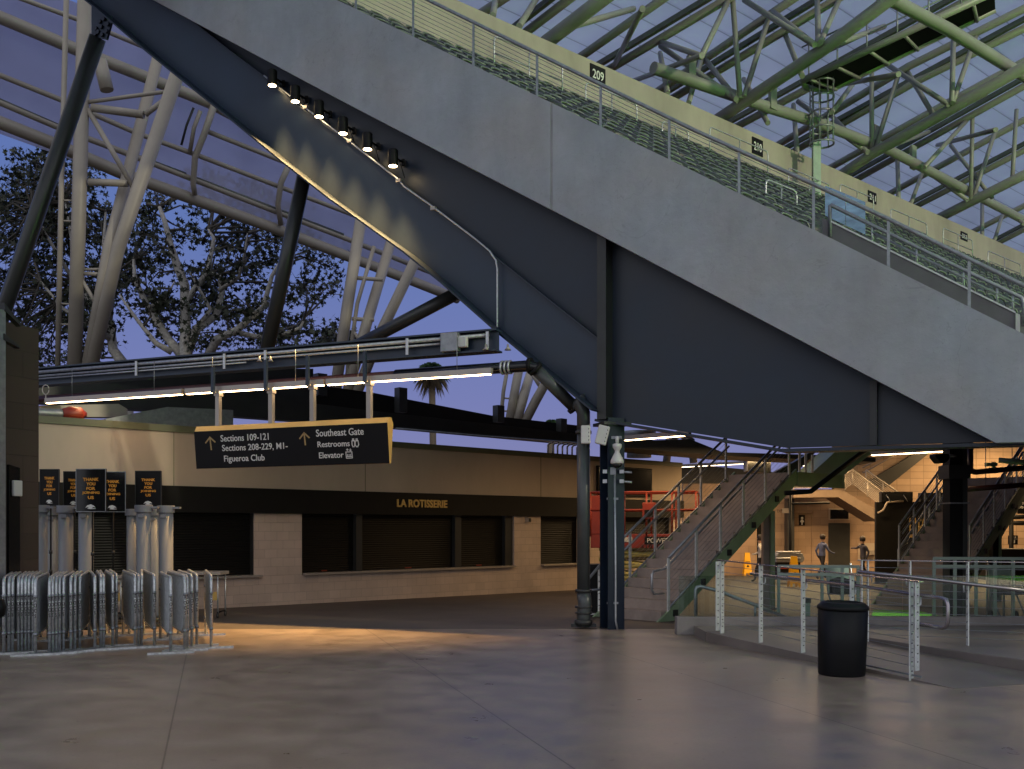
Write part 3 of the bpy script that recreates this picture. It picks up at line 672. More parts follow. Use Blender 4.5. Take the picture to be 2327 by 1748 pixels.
# ================================================================== LEFT CANOPY, COLUMNS, BRACES
L1p = at(190, 354, 42); L2p = at(1150, 700, 55)
cd = (L2p-L1p); caz = math.degrees(atan2(cd.x, cd.y))
Q0 = at(180, 352, 46); cdir = azv(46).cross(UP).normalized()
QN = (V((0, 0, 1))+azv(46-90)*2.0+azv(46)*.10).normalized()
def q_(x, y): return hit(x, y, Q0, QN)
cn = thing('glazed_canopy', 'sloping canopy of cream tubes and hazy clear sheets above the trees at left', 'canopy', q_(400, 300))
KT = [(((-40, -38), (64, 0), (178, 45), (252, 73), (348, 116)), .10), (((-40, 26), (0, 43), (174, 113), (334, 178), (476, 234), (554, 277), (600, 300)), .27), (((-40, 153), (0, 169), (138, 227), (213, 259), (309, 302), (419, 343), (451, 354), (625, 419), (790, 484), (960, 556)), .12),
      (((-40, 216), (0, 233), (131, 289), (206, 321), (291, 350), (422, 401), (603, 472), (682, 500), (780, 540), (980, 620)), .14), (((469, 298), (628, 360), (700, 390)), .12), (((-40, 268), (0, 284), (117, 325), (206, 362), (277, 394), (430, 446), (639, 525), (780, 585), (940, 640), (1040, 680)), .29)]
for pts, r in KT:
    a, b = q_(*pts[0]), q_(*pts[-1]); a_x = (q_(*pts[0])-q_(*pts[1])).normalized()*(12 if pts[0][0] < 0 else 0); MB().tube([a, a.lerp(b, .33), a.lerp(b, .66), b] if len(pts) < 4 else [q_(*pts[0])+a_x]+[q_(*p) for p in pts[::2]][1:]+([b] if (len(pts)-1) % 2 else []), r, 12).build('purlin_tube', M['cream'], cn)
off = QN*.5
MB().prism([q_(-420, -235)+off, q_(800, 260)+off, q_(1060, 690)+off, q_(-420, 155)+off], QN*.04).build('clear_sheet', M['canopy'], cn)
for pts in (((131, 285), (0, 228), (-40, 211)), ((422, 396), (206, 316)), ((780, 534), (682, 494), (444, 405))):
    P = [q_(*p) for p in pts]; MB().tube([P[0], P[-1]], .09, 6).build('gutter', M['channel'], cn)
for pts in (((483, 228), (458, 302), (437, 355), (433, 415), (437, 440)), ((655, 362), (632, 412), (625, 461), (632, 508))):
    P = [q_(*p)-QN*.35 for p in pts]; MB().tube(P, [.17, .16, .15, .14, .12][:len(P)], 10).build('bracket_arm', M['cream'], cn)
MB().tube([q_(440, 245), q_(424, 285), q_(412, 330)], .06, 6).build('drain_arm', M['dark'], cn)
MB().tube([q_(452, 250)-QN*.2, q_(437, 290)-QN*.2, q_(428, 345)-QN*.2], .10, 8).build('drain_arm', M['cream'], cn)

def rcol(d, legs, struts, label):
    t = thing('roof_column', label, 'column', at(*legs[1][0][1], d), 'lattice roof columns')
    for (pts, w, dy) in legs:
        P = [at(x, y, d+dy*(i == len(pts)-1)) for i, (x, y) in enumerate(pts[::-1])]
        MB().tube(P, w/2/F*d, 14).build('leg', M['cream'], t)
    for (a, b, w) in struts: MB().tube([at(*a, d), at(*b, d)], w/2/F*d, 10).build('strut', M['cream'], t)
    return t
c1 = rcol(40, [(((151, -10), (140, 400), (131, 835)), 12, 0), (((193, -10), (181, 420), (169, 850)), 32, 0), (((362, 120), (248, 560), (196, 850)), 27, 2.5), (((406, 160), (268, 566), (203, 850)), 31, -1)],
     [((202, 232), (373, 209), 9), ((209, 245), (327, 261), 18), ((330, 261), (369, 231), 12), ((199, 248), (307, 433), 12), ((202, 414), (291, 417), 16), ((183, 613), (252, 611), 6), ((188, 622), (245, 624), 9), ((185, 635), (225, 702), 9), ((227, 138), (243, 205), 30),
      ((134, 690), (176, 692), 4), ((138, 455), (178, 457), 4), ((137, 502), (178, 503), 4), ((132, 737), (174, 738), 4)], 'cream lattice roof column at far left, largest of the three')
rcol(47, [(((850, 560), (812, 690), (778, 925)), 9, 0), (((820, 500), (789, 700), (757, 925)), 26, 0), (((889, 548), (832, 740), (780, 925)), 24, 2), (((945, 590), (868, 750), (798, 925)), 24, -1)],
     [((800, 725), (850, 727), 9), ((812, 632), (870, 636), 9), ((800, 750), (838, 800), 8)], 'cream lattice roof column seen through the beams at mid left')
rcol(54, [(((1151, 850), (1144, 890), (1136, 975)), 9, 0), (((1180, 835), (1168, 900), (1155, 975)), 21, 0), (((1208, 840), (1190, 900), (1170, 975)), 21, 2), (((1246, 860), (1218, 910), (1185, 975)), 21, -1)],
     [((1146, 905), (1160, 906), 4), ((1143, 934), (1158, 935), 4), ((1208, 848), (1228, 880), 9)], 'cream lattice roof column behind the drain pipe, smallest of the three')

for pts, w, lab in ((((222, 85), (20, 672), (-42, 852)), 37, 'thick dark grey steel brace slanting down at the far left'), (((697, 372), (606, 800)), 33, 'dark steel brace dropping from the girder to the beam near the middle'), (((1036, 668), (800, 792)), 30, 'dark round brace lying low between girder and beam')):
    d0 = G.off(-.3); P = gp(d0, pts)
    t = thing('steel_brace', lab, 'brace', P[-1], 'dark steel braces')
    MB().tube(P, w/2/F*P[0].y, 18).build('tube', M['brace'], t)
    if w == 37:
        e = (P[0]-P[1]).normalized(); sd = G.n.cross(e)
        MB().prism(gp(G.off(-.28), [(212, 84), (246, 92), (258, 50), (258, 20), (212, 6)]), G.n*.05).build('gusset_plate', M['navy2'], t)
        mb = MB()
        for i in range(10):
            x, y = (220, 62, 229, 238, 247, 219, 232, 244, 234, 225)[i], (66, 0, 50, 44, 56, 78, 62, 72, 80, 74)[i]
            if y: MB().lathe([(.05, 0), (.05, .05)], G.off(-.23).h(x, y), 8, G.n).build('bolt', M['navy'], t)

# ================================================================== TREES
def leafcloud(mb, c, r, n, sz, rnd):
    for _ in range(n):
        d = V((rnd.gauss(0, 1), rnd.gauss(0, 1), rnd.gauss(0, .8)))*r*.55
        p = c+d; a = V((rnd.uniform(-1, 1), rnd.uniform(-1, 1), rnd.uniform(-.5, .9))).normalized(); b = a.cross(V((rnd.uniform(-1, 1), rnd.uniform(-1, 1), rnd.uniform(-1, 1)))).normalized(); w = sz*rnd.uniform(.6, 1.25)
        # five-lobed leaf
        vs = [p-a*.4*w]; 
        for k, (ang, ln) in enumerate(((-125, .65), (-95, .3), (-60, .95), (-30, .42), (0, 1.1), (30, .42), (60, .95), (95, .3), (125, .65))):
            vs.append(p+(a*cos(R(ang))+b*sin(R(ang)))*ln*w)
        mb.add(vs, [list(range(10))])
def tree(label, D, limbs, box, nclu, seed, leafsz=.235):
    rnd = random.Random(seed)
    base = at(*limbs[0][0][0], D); base = V((base.x, base.y, -3))
    t = thing('sycamore_tree', label, 'tree', base, 'sycamore trees')
    tr = MB(); nodes = []
    for (pts, r0, r1) in limbs:
        dy = rnd.uniform(-2.5, 2.5); P = []
        for i, q in enumerate(pts): P.append(at(q[0]+rnd.uniform(-3, 3), q[1], D+dy*i/len(pts)))
        if (pts is limbs[0][0]): P = [V((P[0].x, P[0].y, -3))]+P
        n = len(P); tr.tube(P, [r0+(r1-r0)*i/(n-1) for i in range(n)], 9)
        nodes += [P[i].lerp(P[i+1], q) for i in range(1, n-1) for q in (.2, .6)]+[P[-1]]
    cr_ = MB(); tw = MB()
    (x0, y0, x1, y1, edge) = box
    cl_ = []
    while len(cl_) < nclu:
        x, y = rnd.uniform(x0, x1), rnd.uniform(y0, y1)
        u, v = (x-(x0+x1)/2)/((x1-x0)/2), (y-y1*.55-y0*.45)/((y1-y0)*.55)
        if u*u+v*v*(.8 if v > 0 else 1) > 1+rnd.uniform(-.25, .12): continue
        cl_.append(at(x, y, D+rnd.uniform(-2.0, 6.0)))
    for c in cl_:
        nb = min(nodes, key=lambda q: (q-c).length+rnd.uniform(0, 1.5))
        mid = nb.lerp(c, .5)+V((rnd.uniform(-.5, .5), rnd.uniform(-.5, .5), rnd.uniform(-.1, .6)))
        tw.tube([nb, mid, c], [.075, .045, .018], 5, caps=False)
        for _ in range(3):
            e = c+V((rnd.uniform(-1, 1), rnd.uniform(-1, 1), rnd.uniform(-.6, .8))); tw.tube([mid.lerp(c, rnd.uniform(.3, 1)), e], [.025, .008], 4, caps=False)
            leafcloud(cr_, e, .55, rnd.randint(4, 11), leafsz, rnd)
        leafcloud(cr_, c, rnd.uniform(.45, .95), rnd.randint(9, 24), leafsz, rnd)
    tr.build('trunk', M['bark'], t); tw.build('twigs', M['twig'], t); cr_.build('crown', M['leaf'], t)
tree('pale barked sycamore with twisting limbs behind the beam, in the middle of the gap', 58,
     [(((419, 830), (419, 760), (420, 649), (398, 590), (387, 556), (376, 503), (362, 470)), .40, .10), (((415, 812), (384, 770), (337, 698), (309, 635), (302, 590)), .30, .08), (((425, 810), (444, 748), (490, 716), (504, 663), (497, 627), (468, 617)), .30, .08), (((470, 815), (497, 770), (540, 750), (600, 698), (621, 627), (640, 590)), .28, .07),
      (((421, 690), (440, 660), (472, 617), (486, 542), (472, 520)), .22, .06), (((520, 752), (582, 766), (640, 760), (680, 745), (694, 719)), .18, .05), (((392, 800), (355, 780), (309, 720), (270, 670)), .2, .05), (((430, 760), (480, 705), (452, 660), (430, 620)), .14, .05), (((500, 660), (540, 630), (556, 580), (560, 530)), .13, .04), (((337, 700), (375, 680), (395, 640)), .1, .04)],
     (235, 395, 765, 800, 0), 150, 11)
tree('dense dark sycamore at the far left behind the cream column', 62,
     [(((288, 840), (255, 795), (248, 735), (213, 700), (170, 640)), .42, .12), (((250, 770), (205, 740), (140, 700), (90, 640)), .2, .06), (((248, 735), (258, 660), (235, 560), (240, 480)), .2, .06), (((170, 640), (110, 540), (70, 470)), .14, .05), (((170, 640), (160, 540), (150, 460)), .14, .05)],
     (-70, 335, 300, 830, 0), 215, 5)
tree('low dark treetop peeping above the beam right of the dark brace', 75, [(((792, 880), (790, 800), (785, 770)), .2, .08)], (735, 748, 830, 800, 0), 14, 9, .3)
# palms
def palm(name, x, y, D, R_, label, skirt=True):
    rnd = random.Random(int(x)); c = at(x, y, D)
    t = thing(name, label, 'palm tree', V((c.x, c.y, -3)))
    MB().tube([V((c.x+.3, c.y, -3)), c], [.32, .26], 10).build('trunk', M['thatch'], t)
    def frond(mb, a, el, ln, w):
        d = V((cos(a)*cos(el), sin(a)*cos(el), sin(el))); P = [c+d*ln*q+UP*(-ln*.55*q*q if el > -.2 else -.2*q*q*ln) for q in (0, .35, .7, 1)]
        sd = d.cross(UP).normalized()
        for k in range(9):
            f = (k-4)/4; mb.add([P[1], P[1]+sd*.03, P[3]+sd*f*w*ln+UP*(rnd.uniform(-.25, .1)-abs(f)*.25*ln), P[2]+sd*f*w*.5*ln], [[0, 1, 2, 3]])
        mb.tube(P[:2], .03, 4, caps=False)
    g = MB(); s_ = MB()
    for k in range(34): frond(g, rnd.uniform(0, 2*pi), rnd.uniform(-.15, 1.3), R_*rnd.uniform(.8, 1.1), .42)
    g.build('crown', M['palm'], t)
    if skirt:
        for k in range(46): frond(s_, rnd.uniform(0, 2*pi), rnd.uniform(-1.35, -.5), R_*rnd.uniform(.8, 1.35), .35)
        s_.build('dead_fronds', M['thatch'], t)
palm('fan_palm', 981, 838, 80, 1.35, 'fan palm with green crown and brown hanging skirt, between the beams')
palm('palm_tree', 1252, 962, 90, .9, 'small green palm top just above the roofline left of the drain pipe', False)

# ================================================================== KIOSK
kd = K.d; kn = K.n
kt = thing('food_kiosk', 'long tan block food kiosk with dark shutters, black fascia and pale parapet', 'kiosk', K.p)
def kbox(xa, xb, z0, z1, o0, o1, name, m, par=kt, zf=None, bevel=0):
    sa_, sb_ = K.sz(xa, 1198)[0], K.sz(xb, 1198)[0]
    return MB().obox(K.pt(sa_, z0, o0), kd*(sb_-sa_), kn*(o1-o0), V((0, 0, z1-z0))).build(name, m, par, bevel)
ZT, ZB1, ZB0 = 3.84, 2.567, 2.03
ZS = .62
kbox(-120, 1549, ZB1-.1, ZT-.14, -.3, 0, 'parapet', M['plaster'])
kbox(-120, 1549, ZT-.14, ZT, -.34, .04, 'coping', M['coping'])
kbox(-120, 1549, ZB0-.02, ZB1, -.02, .10, 'fascia', M['black'])
kbox(-120, 1549.5, -.6, ZS-.04, -.3, 0, 'lower_wall', M['block'])
for xa, xb in ((578.6, 686), (1168.5, 1228.7), (1320, 1400), (1530, 1549.5)): kbox(xa, xb, ZS-.04, ZB0+.1, -.3, 0, 'pier', M['block'])
kbox(-120, 1549, ZS-.2, ZB0+.1, -.5, -.38, 'back_wall', M['black'])
for xa, xb in ((90, 330), (335, 577), (686, 812), (826, 1037), (1051, 1151), (1230, 1320), (1400, 1530)): kbox(xa, xb, ZS, ZB0, -.24, -.18, 'shutter', M['shutter'])
for xa, xb in ((812, 826), (1037, 1051), (1151, 1167), (329, 336), (577, 580), (684, 687)): kbox(xa, xb, ZS, ZB0, -.28, -.05, 'mullion', M['dark'])
for xa, xb in ((90, 592), (688, 1167), (1230, 1319), (1401, 1529)): kbox(xa, xb, ZS-.04, ZS+.01, -.25, .12, 'counter_sill', M['alum'], bevel=.005)
for xa, xb in ((740, 752), (930, 944), (1092, 1104)): kbox(xa, xb, ZS+.03, ZS+.055, -.18, -.165, 'shutter_latch', M['red'])
sa_, sb_ = K.sz(896, 1145)[0], K.sz(1009.5, 1145)[0]
text('lettering', 'LA ROTISSERIE', K.pt(sa_, 2.20, .11), kd, UP, sb_-sa_, .20, M['gold'], kt, .02, .03)
for i, x in enumerate((395, 830, 1229)): kbox(x-.7, x+.7, ZB1, ZT-.14, 0, .003, 'panel_joint', M['coping'])
t = thing('wall_speaker', 'small grey box speaker on the tan pier right of the wide shutters', 'speaker', K.h(1199, 1185))
c = K.off(.08).h(1200, 1182); MB().cbox(c, kd*.12, kn*.14, V((0, 0, .14))).build('case', M['alum'], t, .01); MB().cbox(c+kn*.075, kd*.09, kn*.01, V((0, 0, .10))).build('grille', M['dark'], t)
# screen on the kiosk wall
t = thing('wall_screen', 'large dark flat screen high on the kiosk wall behind the black column', 'screen', K.h(1415, 1126))
a_, zt_ = K.sz(1353, 1058); b_, _ = K.sz(1476, 1100); zb_ = K.sz(1400, 1127)[1]
MB().obox(K.pt(a_, zb_, .03), kd*(b_-a_), kn*.08, V((0, 0, zt_-zb_))).build('casing', M['black'], t, .01)
MB().obox(K.pt(a_+.05, zb_+.05, .112), kd*(b_-a_-.1), kn*.004, V((0, 0, zt_-zb_-.1))).build('display', M['screen'], t)
# red wrapped duct lying on the kiosk roof
p0, p1 = K.off(-.6).h(84, 938), K.off(-.6).h(196, 942)
t = thing('flexible_duct', 'grey flexible duct with a red wrapped end on top of the kiosk at left', 'duct', p0)
m_ = p0.lerp(p1, .5); mb = MB(); n_ = 22
mb.tube([p0.lerp(m_, i/n_) for i in range(n_+1)], [.085+(.012 if i % 2 else 0) for i in range(n_+1)], 12); mb.build('hose', M['galvd'], t)
MB().tube([m_, m_.lerp(p1, .3), m_.lerp(p1, .75), p1], [.10, .15, .14, .05], 14).build('wrapped_end', M['red'], t)

# dark roof beams behind the kiosk parapet
def kbeam(name, lab, o, top, bot, m, cat='beam', dep=.4, grp='dark beams behind the kiosk parapet'):
    pl = K.off(-o); P = [pl.h(*q) for q in top]+[pl.h(*q) for q in bot[::-1]]
    t = thing(name, lab, cat, P[-1], grp); MB().prism(P, -kn*dep).build('web', m, t); return t, pl
t, pl = kbeam('roof_beam', 'long dark green-black steel beam above the kiosk parapet, sky over it', 3.5, [(-60, 842), (690, 914), (850, 934), (1336, 988)], [(-60, 905), (690, 958), (850, 968), (1336, 1012)], M['dark'])
t, pl = kbeam('roof_slab', 'dark flat roof edge with short posts, behind the long beam', 9, [(700, 872), (850, 893), (1121, 945), (1340, 970)], [(700, 940), (850, 940), (1121, 965), (1340, 992)], M['black'], 'roof edge')
for x, y0, y1 in ((911, 882, 938), (1133, 922, 960), (1276, 952, 985), (728, 850, 900)):
    a = pl.off(.3).h(x, y1); b = pl.off(.3).h(x, y0); MB().cbox((a+b)/2, kd*.36, kn*.3, b-a).build('post', M['dark'], t)
t, pl = kbeam('equipment_screen', 'dark equipment screen wall under the conduit beam at upper left', 6.5, [(60, 838), (712, 838)], [(60, 900), (712, 930)], M['dark'], 'screen wall')
kbeam('roof_duct', 'pale grey duct on the kiosk roof, left of the hanging sign', 2.0, [(90, 922), (270, 918), (290, 930)], [(90, 946), (260, 948), (290, 944)], M['alum'], 'duct')
t, pl = kbeam('roof_skylight', 'dim blue-grey tilted panel on the kiosk roof, above the parapet', 1.4, [(240, 952), (380, 925), (530, 932)], [(240, 968), (400, 972), (530, 966)], M['galvd'], 'panel')
mb = MB()
t = thing('roof_conduit', 'thin pipe run along the kiosk roof beam, right of the sign', 'conduit', K.off(-3.2).h(1000, 990))
MB().tube([K.off(-3.2).h(900, 974), K.off(-3.2).h(1100, 992), K.off(-3.2).h(1330, 1008)], .035, 6).build('pipe', M['galvd'], t)
t = thing('roof_pipes', 'cluster of small curved pipes on the kiosk roof left of the drain pipe', 'pipes', K.off(-1.5).h(1280, 1020))
for i in range(7):
    x = 1245+i*11; pl = K.off(-1.5); MB().tube([pl.h(x, 1034+i), pl.h(x, 1012+i), pl.h(x+4, 1007+i), pl.h(x+10, 1006+i)], .03, 6).build('pipe', M['alum'], t)
t = thing('roof_fan', 'round metal roof fan behind the kiosk roof, right of the black column', 'vent', K.off(-3).h(1450, 1035))
c = K.off(-3).h(1452, 1040); MB().lathe([(.45, 0), (.42, .5), (.62, .85), (.62, .95)], c, 18).build('housing', M['galvd'], t)
MB().tube([c+V((1.0, 0, -.2)), c+V((1.1, 0, .6)), c+V((1.5, 0, .9)), c+V((1.9, 0, .6)), c+V((2, 0, -.2))], .14, 10).build('duct_pipe', M['galvd'], t)

# ================================================================== LEFT BLOCK WALL
LW = VP(at(88, 1198, 15.6), 21)
t = thing('block_wall', 'dark brown block wall end with a slanted top, at the left edge', 'wall', LW.h(60, 1198)-V((0, 0, 1.7)))
MB().prism([LW.h(-260, 1198)*1-V((0, 0, 1.7)), V((LW.h(88, 1198).x, LW.h(88, 1198).y, 0)), LW.h(88, 748), LW.h(-260, 668)], -LW.n*.35).build('wall_panel', M['brown'], t)
LC = LW.off(.35)
t = thing('steel_post', 'dark steel post with pale edges at the extreme left edge', 'post', LC.h(6, 1300))
P = [LC.h(-14, 1500), LC.h(13, 1500), LC.h(13, 705), LC.h(-14, 700)]; P[0].z = P[1].z = 0
MB().prism(P, LC.n*-.2).build('column_section', M['galvd'], t)
MB().prism([LC.off(.02).h(*q) for q in ((10, 688), (48, 735), (48, 742), (12, 706))], LC.n*-.1).build('bracket', M['dark'], t)
MB().prism([LC.off(.02).h(*q) for q in ((10, 758), (46, 786), (46, 792), (10, 772))], LC.n*-.1).build('bracket', M['dark'], t)
t = thing('access_door', 'narrow black door panel beside the brown block wall', 'door', LW.h(28, 1350)-V((0, 0, .5)))
P = [LW.h(15, 1340), LW.h(40, 1340), LW.h(40, 1064), LW.h(15, 1056)]; P[0].z = P[1].z = 0
MB().prism(P, LW.n*.05).build('door_leaf', M['blackg'], t)
c = LW.off(.09).h(39, 1110); MB().cbox(c, LW.d*.16, LW.n*.05, V((0, 0, .24))).build('card_reader', M['whitep'], t, .012)

# ================================================================== CONDUIT BEAM, STRIP LIGHTS, HANGING SIGN
BM = VP(V((.195, 17.25, 0)), 113).off(.6)
bt = thing('conduit_beam', 'dark steel beam with silver conduits running left from the girder', 'beam', BM.h(600, 820))
tl_, tr_ = BM.h(60, 832), BM.h(1128, 756.5); bl_, br_ = BM.h(60, 868), BM.h(1128, 805)
e = BM.d*((tr_-tl_).dot(BM.d)); ztop, zbot = (tl_.z+tr_.z)/2, (bl_.z+br_.z)/2
o0 = V((tl_.x, tl_.y, zbot)); MB().obox(o0-BM.n*.12, e, BM.n*.03, V((0, 0, ztop-zbot))).build('web', M['navy2'], bt)
MB().obox(o0-BM.n*.25+V((0, 0, ztop-zbot-.02)), e, BM.n*.28, V((0, 0, .03))).build('top_flange', M['navy2'], bt); MB().obox(o0-BM.n*.25-V((0, 0, .02)), e, BM.n*.28, V((0, 0, .03))).build('bottom_flange', M['navy2'], bt)
for fr_, r in ((.74, .035), (.5, .022), (.34, .016)):
    z = zbot+(ztop-zbot)*fr_; x0, x1 = (60, 1110) if r > .03 else ((60, 1000) if r > .02 else (60, 560))
    a, b = BM.off(.0).h(x0, 800), BM.h(x1, 800); a.z = b.z = z; MB().tube([a, b], r, 8).build('conduit', M['galv'], bt)
for x in (308, 508, 601, 923, 1105):
    a = BM.off(.04).h(x, 800); MB().obox(V((a.x, a.y, zbot+.02)), BM.d*.05, BM.n*.02, V((0, 0, ztop-zbot-.06))).build('conduit_clamp', M['galv'], bt)
a = BM.off(.05).h(1024, 779); MB().cbox(a, BM.d*.32, BM.n*.16, V((0, 0, .32))).build('junction_box', M['galvd'], bt, .01)
a = BM.off(.05).h(1052, 778); MB().cbox(a, BM.d*.17, BM.n*.1, V((0, 0, .18))).build('access_point', M['whitep'], bt, .02)
for x in (590, 615, 1104, 1154):
    a = BM.off(.08).h(x, 822 if x < 700 else 796); MB().lathe([(.015, .1), (.02, .05), (.06, 0)], a, 10).build('heat_sensor', M['alum'], bt)
LT = BM.off(.16)
def strip(tname, pl, x0, x1, z, label, grp, m, hw=.045, hang=True, hh=.10):
    a, b = pl.h(x0, 900), pl.h(x1, 900); a.z = b.z = z; e = b-a; nn = pl.n
    t = thing(tname, label, 'strip light', a.lerp(b, .5), grp)
    MB().obox(a-nn*hw, e, nn*2*hw, V((0, 0, hh))).build('housing', M['alum'], t)
    MB().obox(a-nn*(hw-.006)-V((0, 0, .012))+e*.01, e*.98, nn*2*(hw-.006), V((0, 0, .014))).build('diffuser', m, t)
    if hang:
        for q in (.2, .8):
            c = a+e*q; MB().tube([c+V((0, 0, hh)), c+V((0, 0, ztop-z-.1))], .006, 5).build('hanger', M['galvd'], t)
    return t
za = LT.h(600, 884).z
for x0, x1, lab in ((105, 416, 'leftmost hanging strip light, ending by the brown block wall'), (423, 738, 'hanging strip light right above the left half of the black sign'), (743, 1118, 'rightmost hanging strip light, ending at the black drain pipe')):
    strip('strip_light', LT, x0, x1, za, lab, 'strip lights over the sign', M['strip'])
t = thing('hook_ring', 'pale ring hook at the left end of the strip lights', 'hook', LT.h(104, 890))
c = LT.h(104, 886); MB().tube([c+V((cos(a_)*.07, 0, sin(a_)*.1)) for a_ in [2*pi*k/12 for k in range(13)]], .012, 6).build('ring', M['alum'], t); MB().tube([c-V((0, 0, .1)), c-V((0, 0, .24))], .012, 6).build('stem', M['alum'], t)
# sign
SG = VP(LT.h(667, 960)+LT.n*.12, 113)
a0, a1 = SG.sz(441.4, 982.6)[0], SG.sz(880.8, 959)[0]
zt = (SG.h(441.4, 982.6).z+SG.h(880.8, 959).z)/2; zb = (SG.h(449, 1067).z+SG.h(886, 1050).z)/2
hs = zt-zb; Lw = a1-a0
st = thing('hanging_sign', 'black wayfinding sign with gold edges hung from the beam, listing sections and gates', 'sign', SG.pt((a0+a1)/2, zb))
def sp_(s, w, z): return SG.p+SG.d*s-SG.n*w+V((0, 0, z))
D1 = .20; lean = .07
prof = [(0, zt), (.06, zt+.10), (D1-.06, zt+.10), (D1, zt), (D1-lean, zb), (lean, zb)]
MB().prism([sp_(a0+.004, w, z) for w, z in prof], SG.d*(Lw-.008)).build('gold_case', M['goldface'], st)
fx = SG.d; fup = (sp_(0, 0, zt)-sp_(0, lean, zb)).normalized(); fn = fx.cross(fup)
mbx = MB(); mbx.obox(sp_(a0, lean, zb)+fn*.003, fx*Lw, fup*((zt-zb)/fup.z), fn*.006); mbx.build('front_face', M['sign'], st)
Hf = (zt-zb)/fup.z
def sg(xf, yf): return sp_(a0, lean, zb)+fx*(Lw*xf)+fup*(Hf*yf)+fn*.011
def q2(x, y):                                        # fractions on the sign face from photo pixels
    s_, z_ = SG.sz(x, y); return (s_-a0)/Lw, (z_-zb)/(zt-zb)
def stext(txt, xa, xb, ya, yb):
    f0, g0 = q2(xa, ya); f1, g1 = q2(xb, ya-(xb-xa)*.045); _, g2_ = q2(xa, yb)
    text('lettering', txt, sg(f0, g0), fx, fup, (f1-f0)*Lw, (g2_-g0)*Hf, M['white'], st, .003)
stext('Sections 109-121', 501, 610, 1004, 989); stext('Sections 208-229, M1-', 503, 652, 1027.5, 1011); stext('Figueroa Club', 506, 598, 1053.5, 1035)
stext('Southeast Gate', 718, 826, 992.5, 976.5); stext('Restrooms', 720, 793, 1016.5, 1003.5); stext('Elevator', 722, 778, 1041.5, 1028)
def stroke(pts, r=.012, name='pictogram', m=None):
    mb = MB()
    for a, b in zip(pts[:-1], pts[1:]):
        A, B = sg(*q2(*a)), sg(*q2(*b)); d_ = (B-A).normalized(); w_ = fn.cross(d_)*r; mb.obox(A-w_-d_*r, (B-A)+d_*2*r, w_*2, fn*.004)
    return mb
for x, y0, y1 in ((479, 1021, 993), (693, 1010, 983)):
    mb = stroke([(x-.6, y0), (x-2, y1+2)], .014); m2 = stroke([(x-12, y1+13), (x-2, y1+1), (x+8.5, y1+11)], .014); mb.add(m2.v, m2.f); mb.build('arrow', M['arrow'], st)
for cx, sk in ((801.5, 0), (809.5, 1)):
    mb = stroke([(cx-3, 1002), (cx+3, 1001.6), (cx+(4 if sk else 3), 1010), (cx+1.5, 1015), (cx-1.5, 1015), (cx-(4 if sk else 3), 1010), (cx-3, 1002)], .008); m2 = stroke([(cx-1.5, 997), (cx+1.5, 997), (cx+1.5, 1000), (cx-1.5, 1000), (cx-1.5, 997)], .007); mb.add(m2.v, m2.f); mb.build('pictogram', M['white'], st)
mb = stroke([(783.5, 1027), (797, 1026.4), (797.5, 1040.3), (784, 1041), (783.5, 1027)], .007)
for pts in ([(787, 1024.5), (787, 1020)], [(794, 1020), (794, 1024.5)], [(785, 1022), (787, 1020), (789, 1022)], [(792, 1022.5), (794, 1024.5), (796, 1022.5)], [(787, 1036), (787, 1032)], [(790.5, 1036), (790.5, 1032)], [(794, 1036), (794, 1032)], [(785, 1037.5), (796, 1037)]):
    m2 = stroke(pts, .006); mb.add(m2.v, m2.f)
mb.build('pictogram', M['white'], st)
for xu, xl, yt_, ym, yb_ in ((484, 496.5, 835, 893, 967), (604, 617, 818, 886.6, 960), (699, 711, 808, 877.5, 954), (829, 839.6, 798, 868.5, 948)):
    a = LT.off(.14).h(xu, yt_); b = LT.off(.14).h(xu, ym); c = (a+b)/2; hw = 7.5/F*a.y
    MB().cbox(c, BM.d*hw, BM.n*.05, V((0, 0, (a-b).z))).build('hanger_bar', M['navy2'], st)
    d_ = SG.off(-D1/2).h(xl, yb_); u_ = V((d_.x, d_.y, b.z))
    MB().cbox((d_+u_)/2, BM.d*.085, BM.n*.085, V((0, 0, u_.z-d_.z+.1))).build('hanger_tube', M['alum'], st)
    MB().cbox(u_+V((0, 0, .0)), BM.d*.12, BM.n*.12, V((0, 0, .10))).build('hanger_clamp', M['alum'], st)
    MB().tube([b, u_+V((0, 0, .03))], .02, 6).build('hanger_arm', M['alum'], st)

# ================================================================== DRAIN PIPE AND BLACK COLUMN
pv = fl(1326, 1428)
pp_ = VP(pv, 113)
dp = thing('drain_pipe', 'thick dark drain pipe with elbows coming down beside the black column', 'pipe', V((pv.x, pv.y, 0)))
zE = pp_.h(1326, 922).z
hp = BM.off(-.02)
h0, h1, h2, h3 = hp.h(60, 902), hp.h(900, 850), hp.h(1140, 836), hp.h(1205, 833)
zh = h2.z; h0.z = h1.z = h3.z = zh
MB().tube([h0, h1], .075, 12).build('pipe_run', M['redpipe'], dp); MB().tube([h1, h3, V(hp.h(1226, 841))], .095, 14).build('pipe_run', M['blackg'], dp)  # left run of the black pipe reddened for the warm light on it
ds, de = hp.h(1216, 838), pp_.h(1305, 925)
MB().tube([ds, de], .105, 16).build('sloping_pipe', M['pipe'], dp)
MB().tube([de, V((pv.x, pv.y, zE-.02)).lerp(de, .35)+V((0, 0, .06)), V((pv.x, pv.y, zE-.12)), V((pv.x, pv.y, zE-.4))], .112, 16).build('elbow', M['pipe'], dp)
MB().tube([V((pv.x, pv.y, .62)), V((pv.x, pv.y, zE-.2))], .108, 20).build('vertical_pipe', M['pipe'], dp)
MB().tube([V((pv.x, pv.y, .62)), V((pv.x+.02, pv.y-.02, .42)), V((pv.x, pv.y, .2)), V((pv.x, pv.y, .02))], .118, 18).build('trap_bend', M['pipe'], dp)
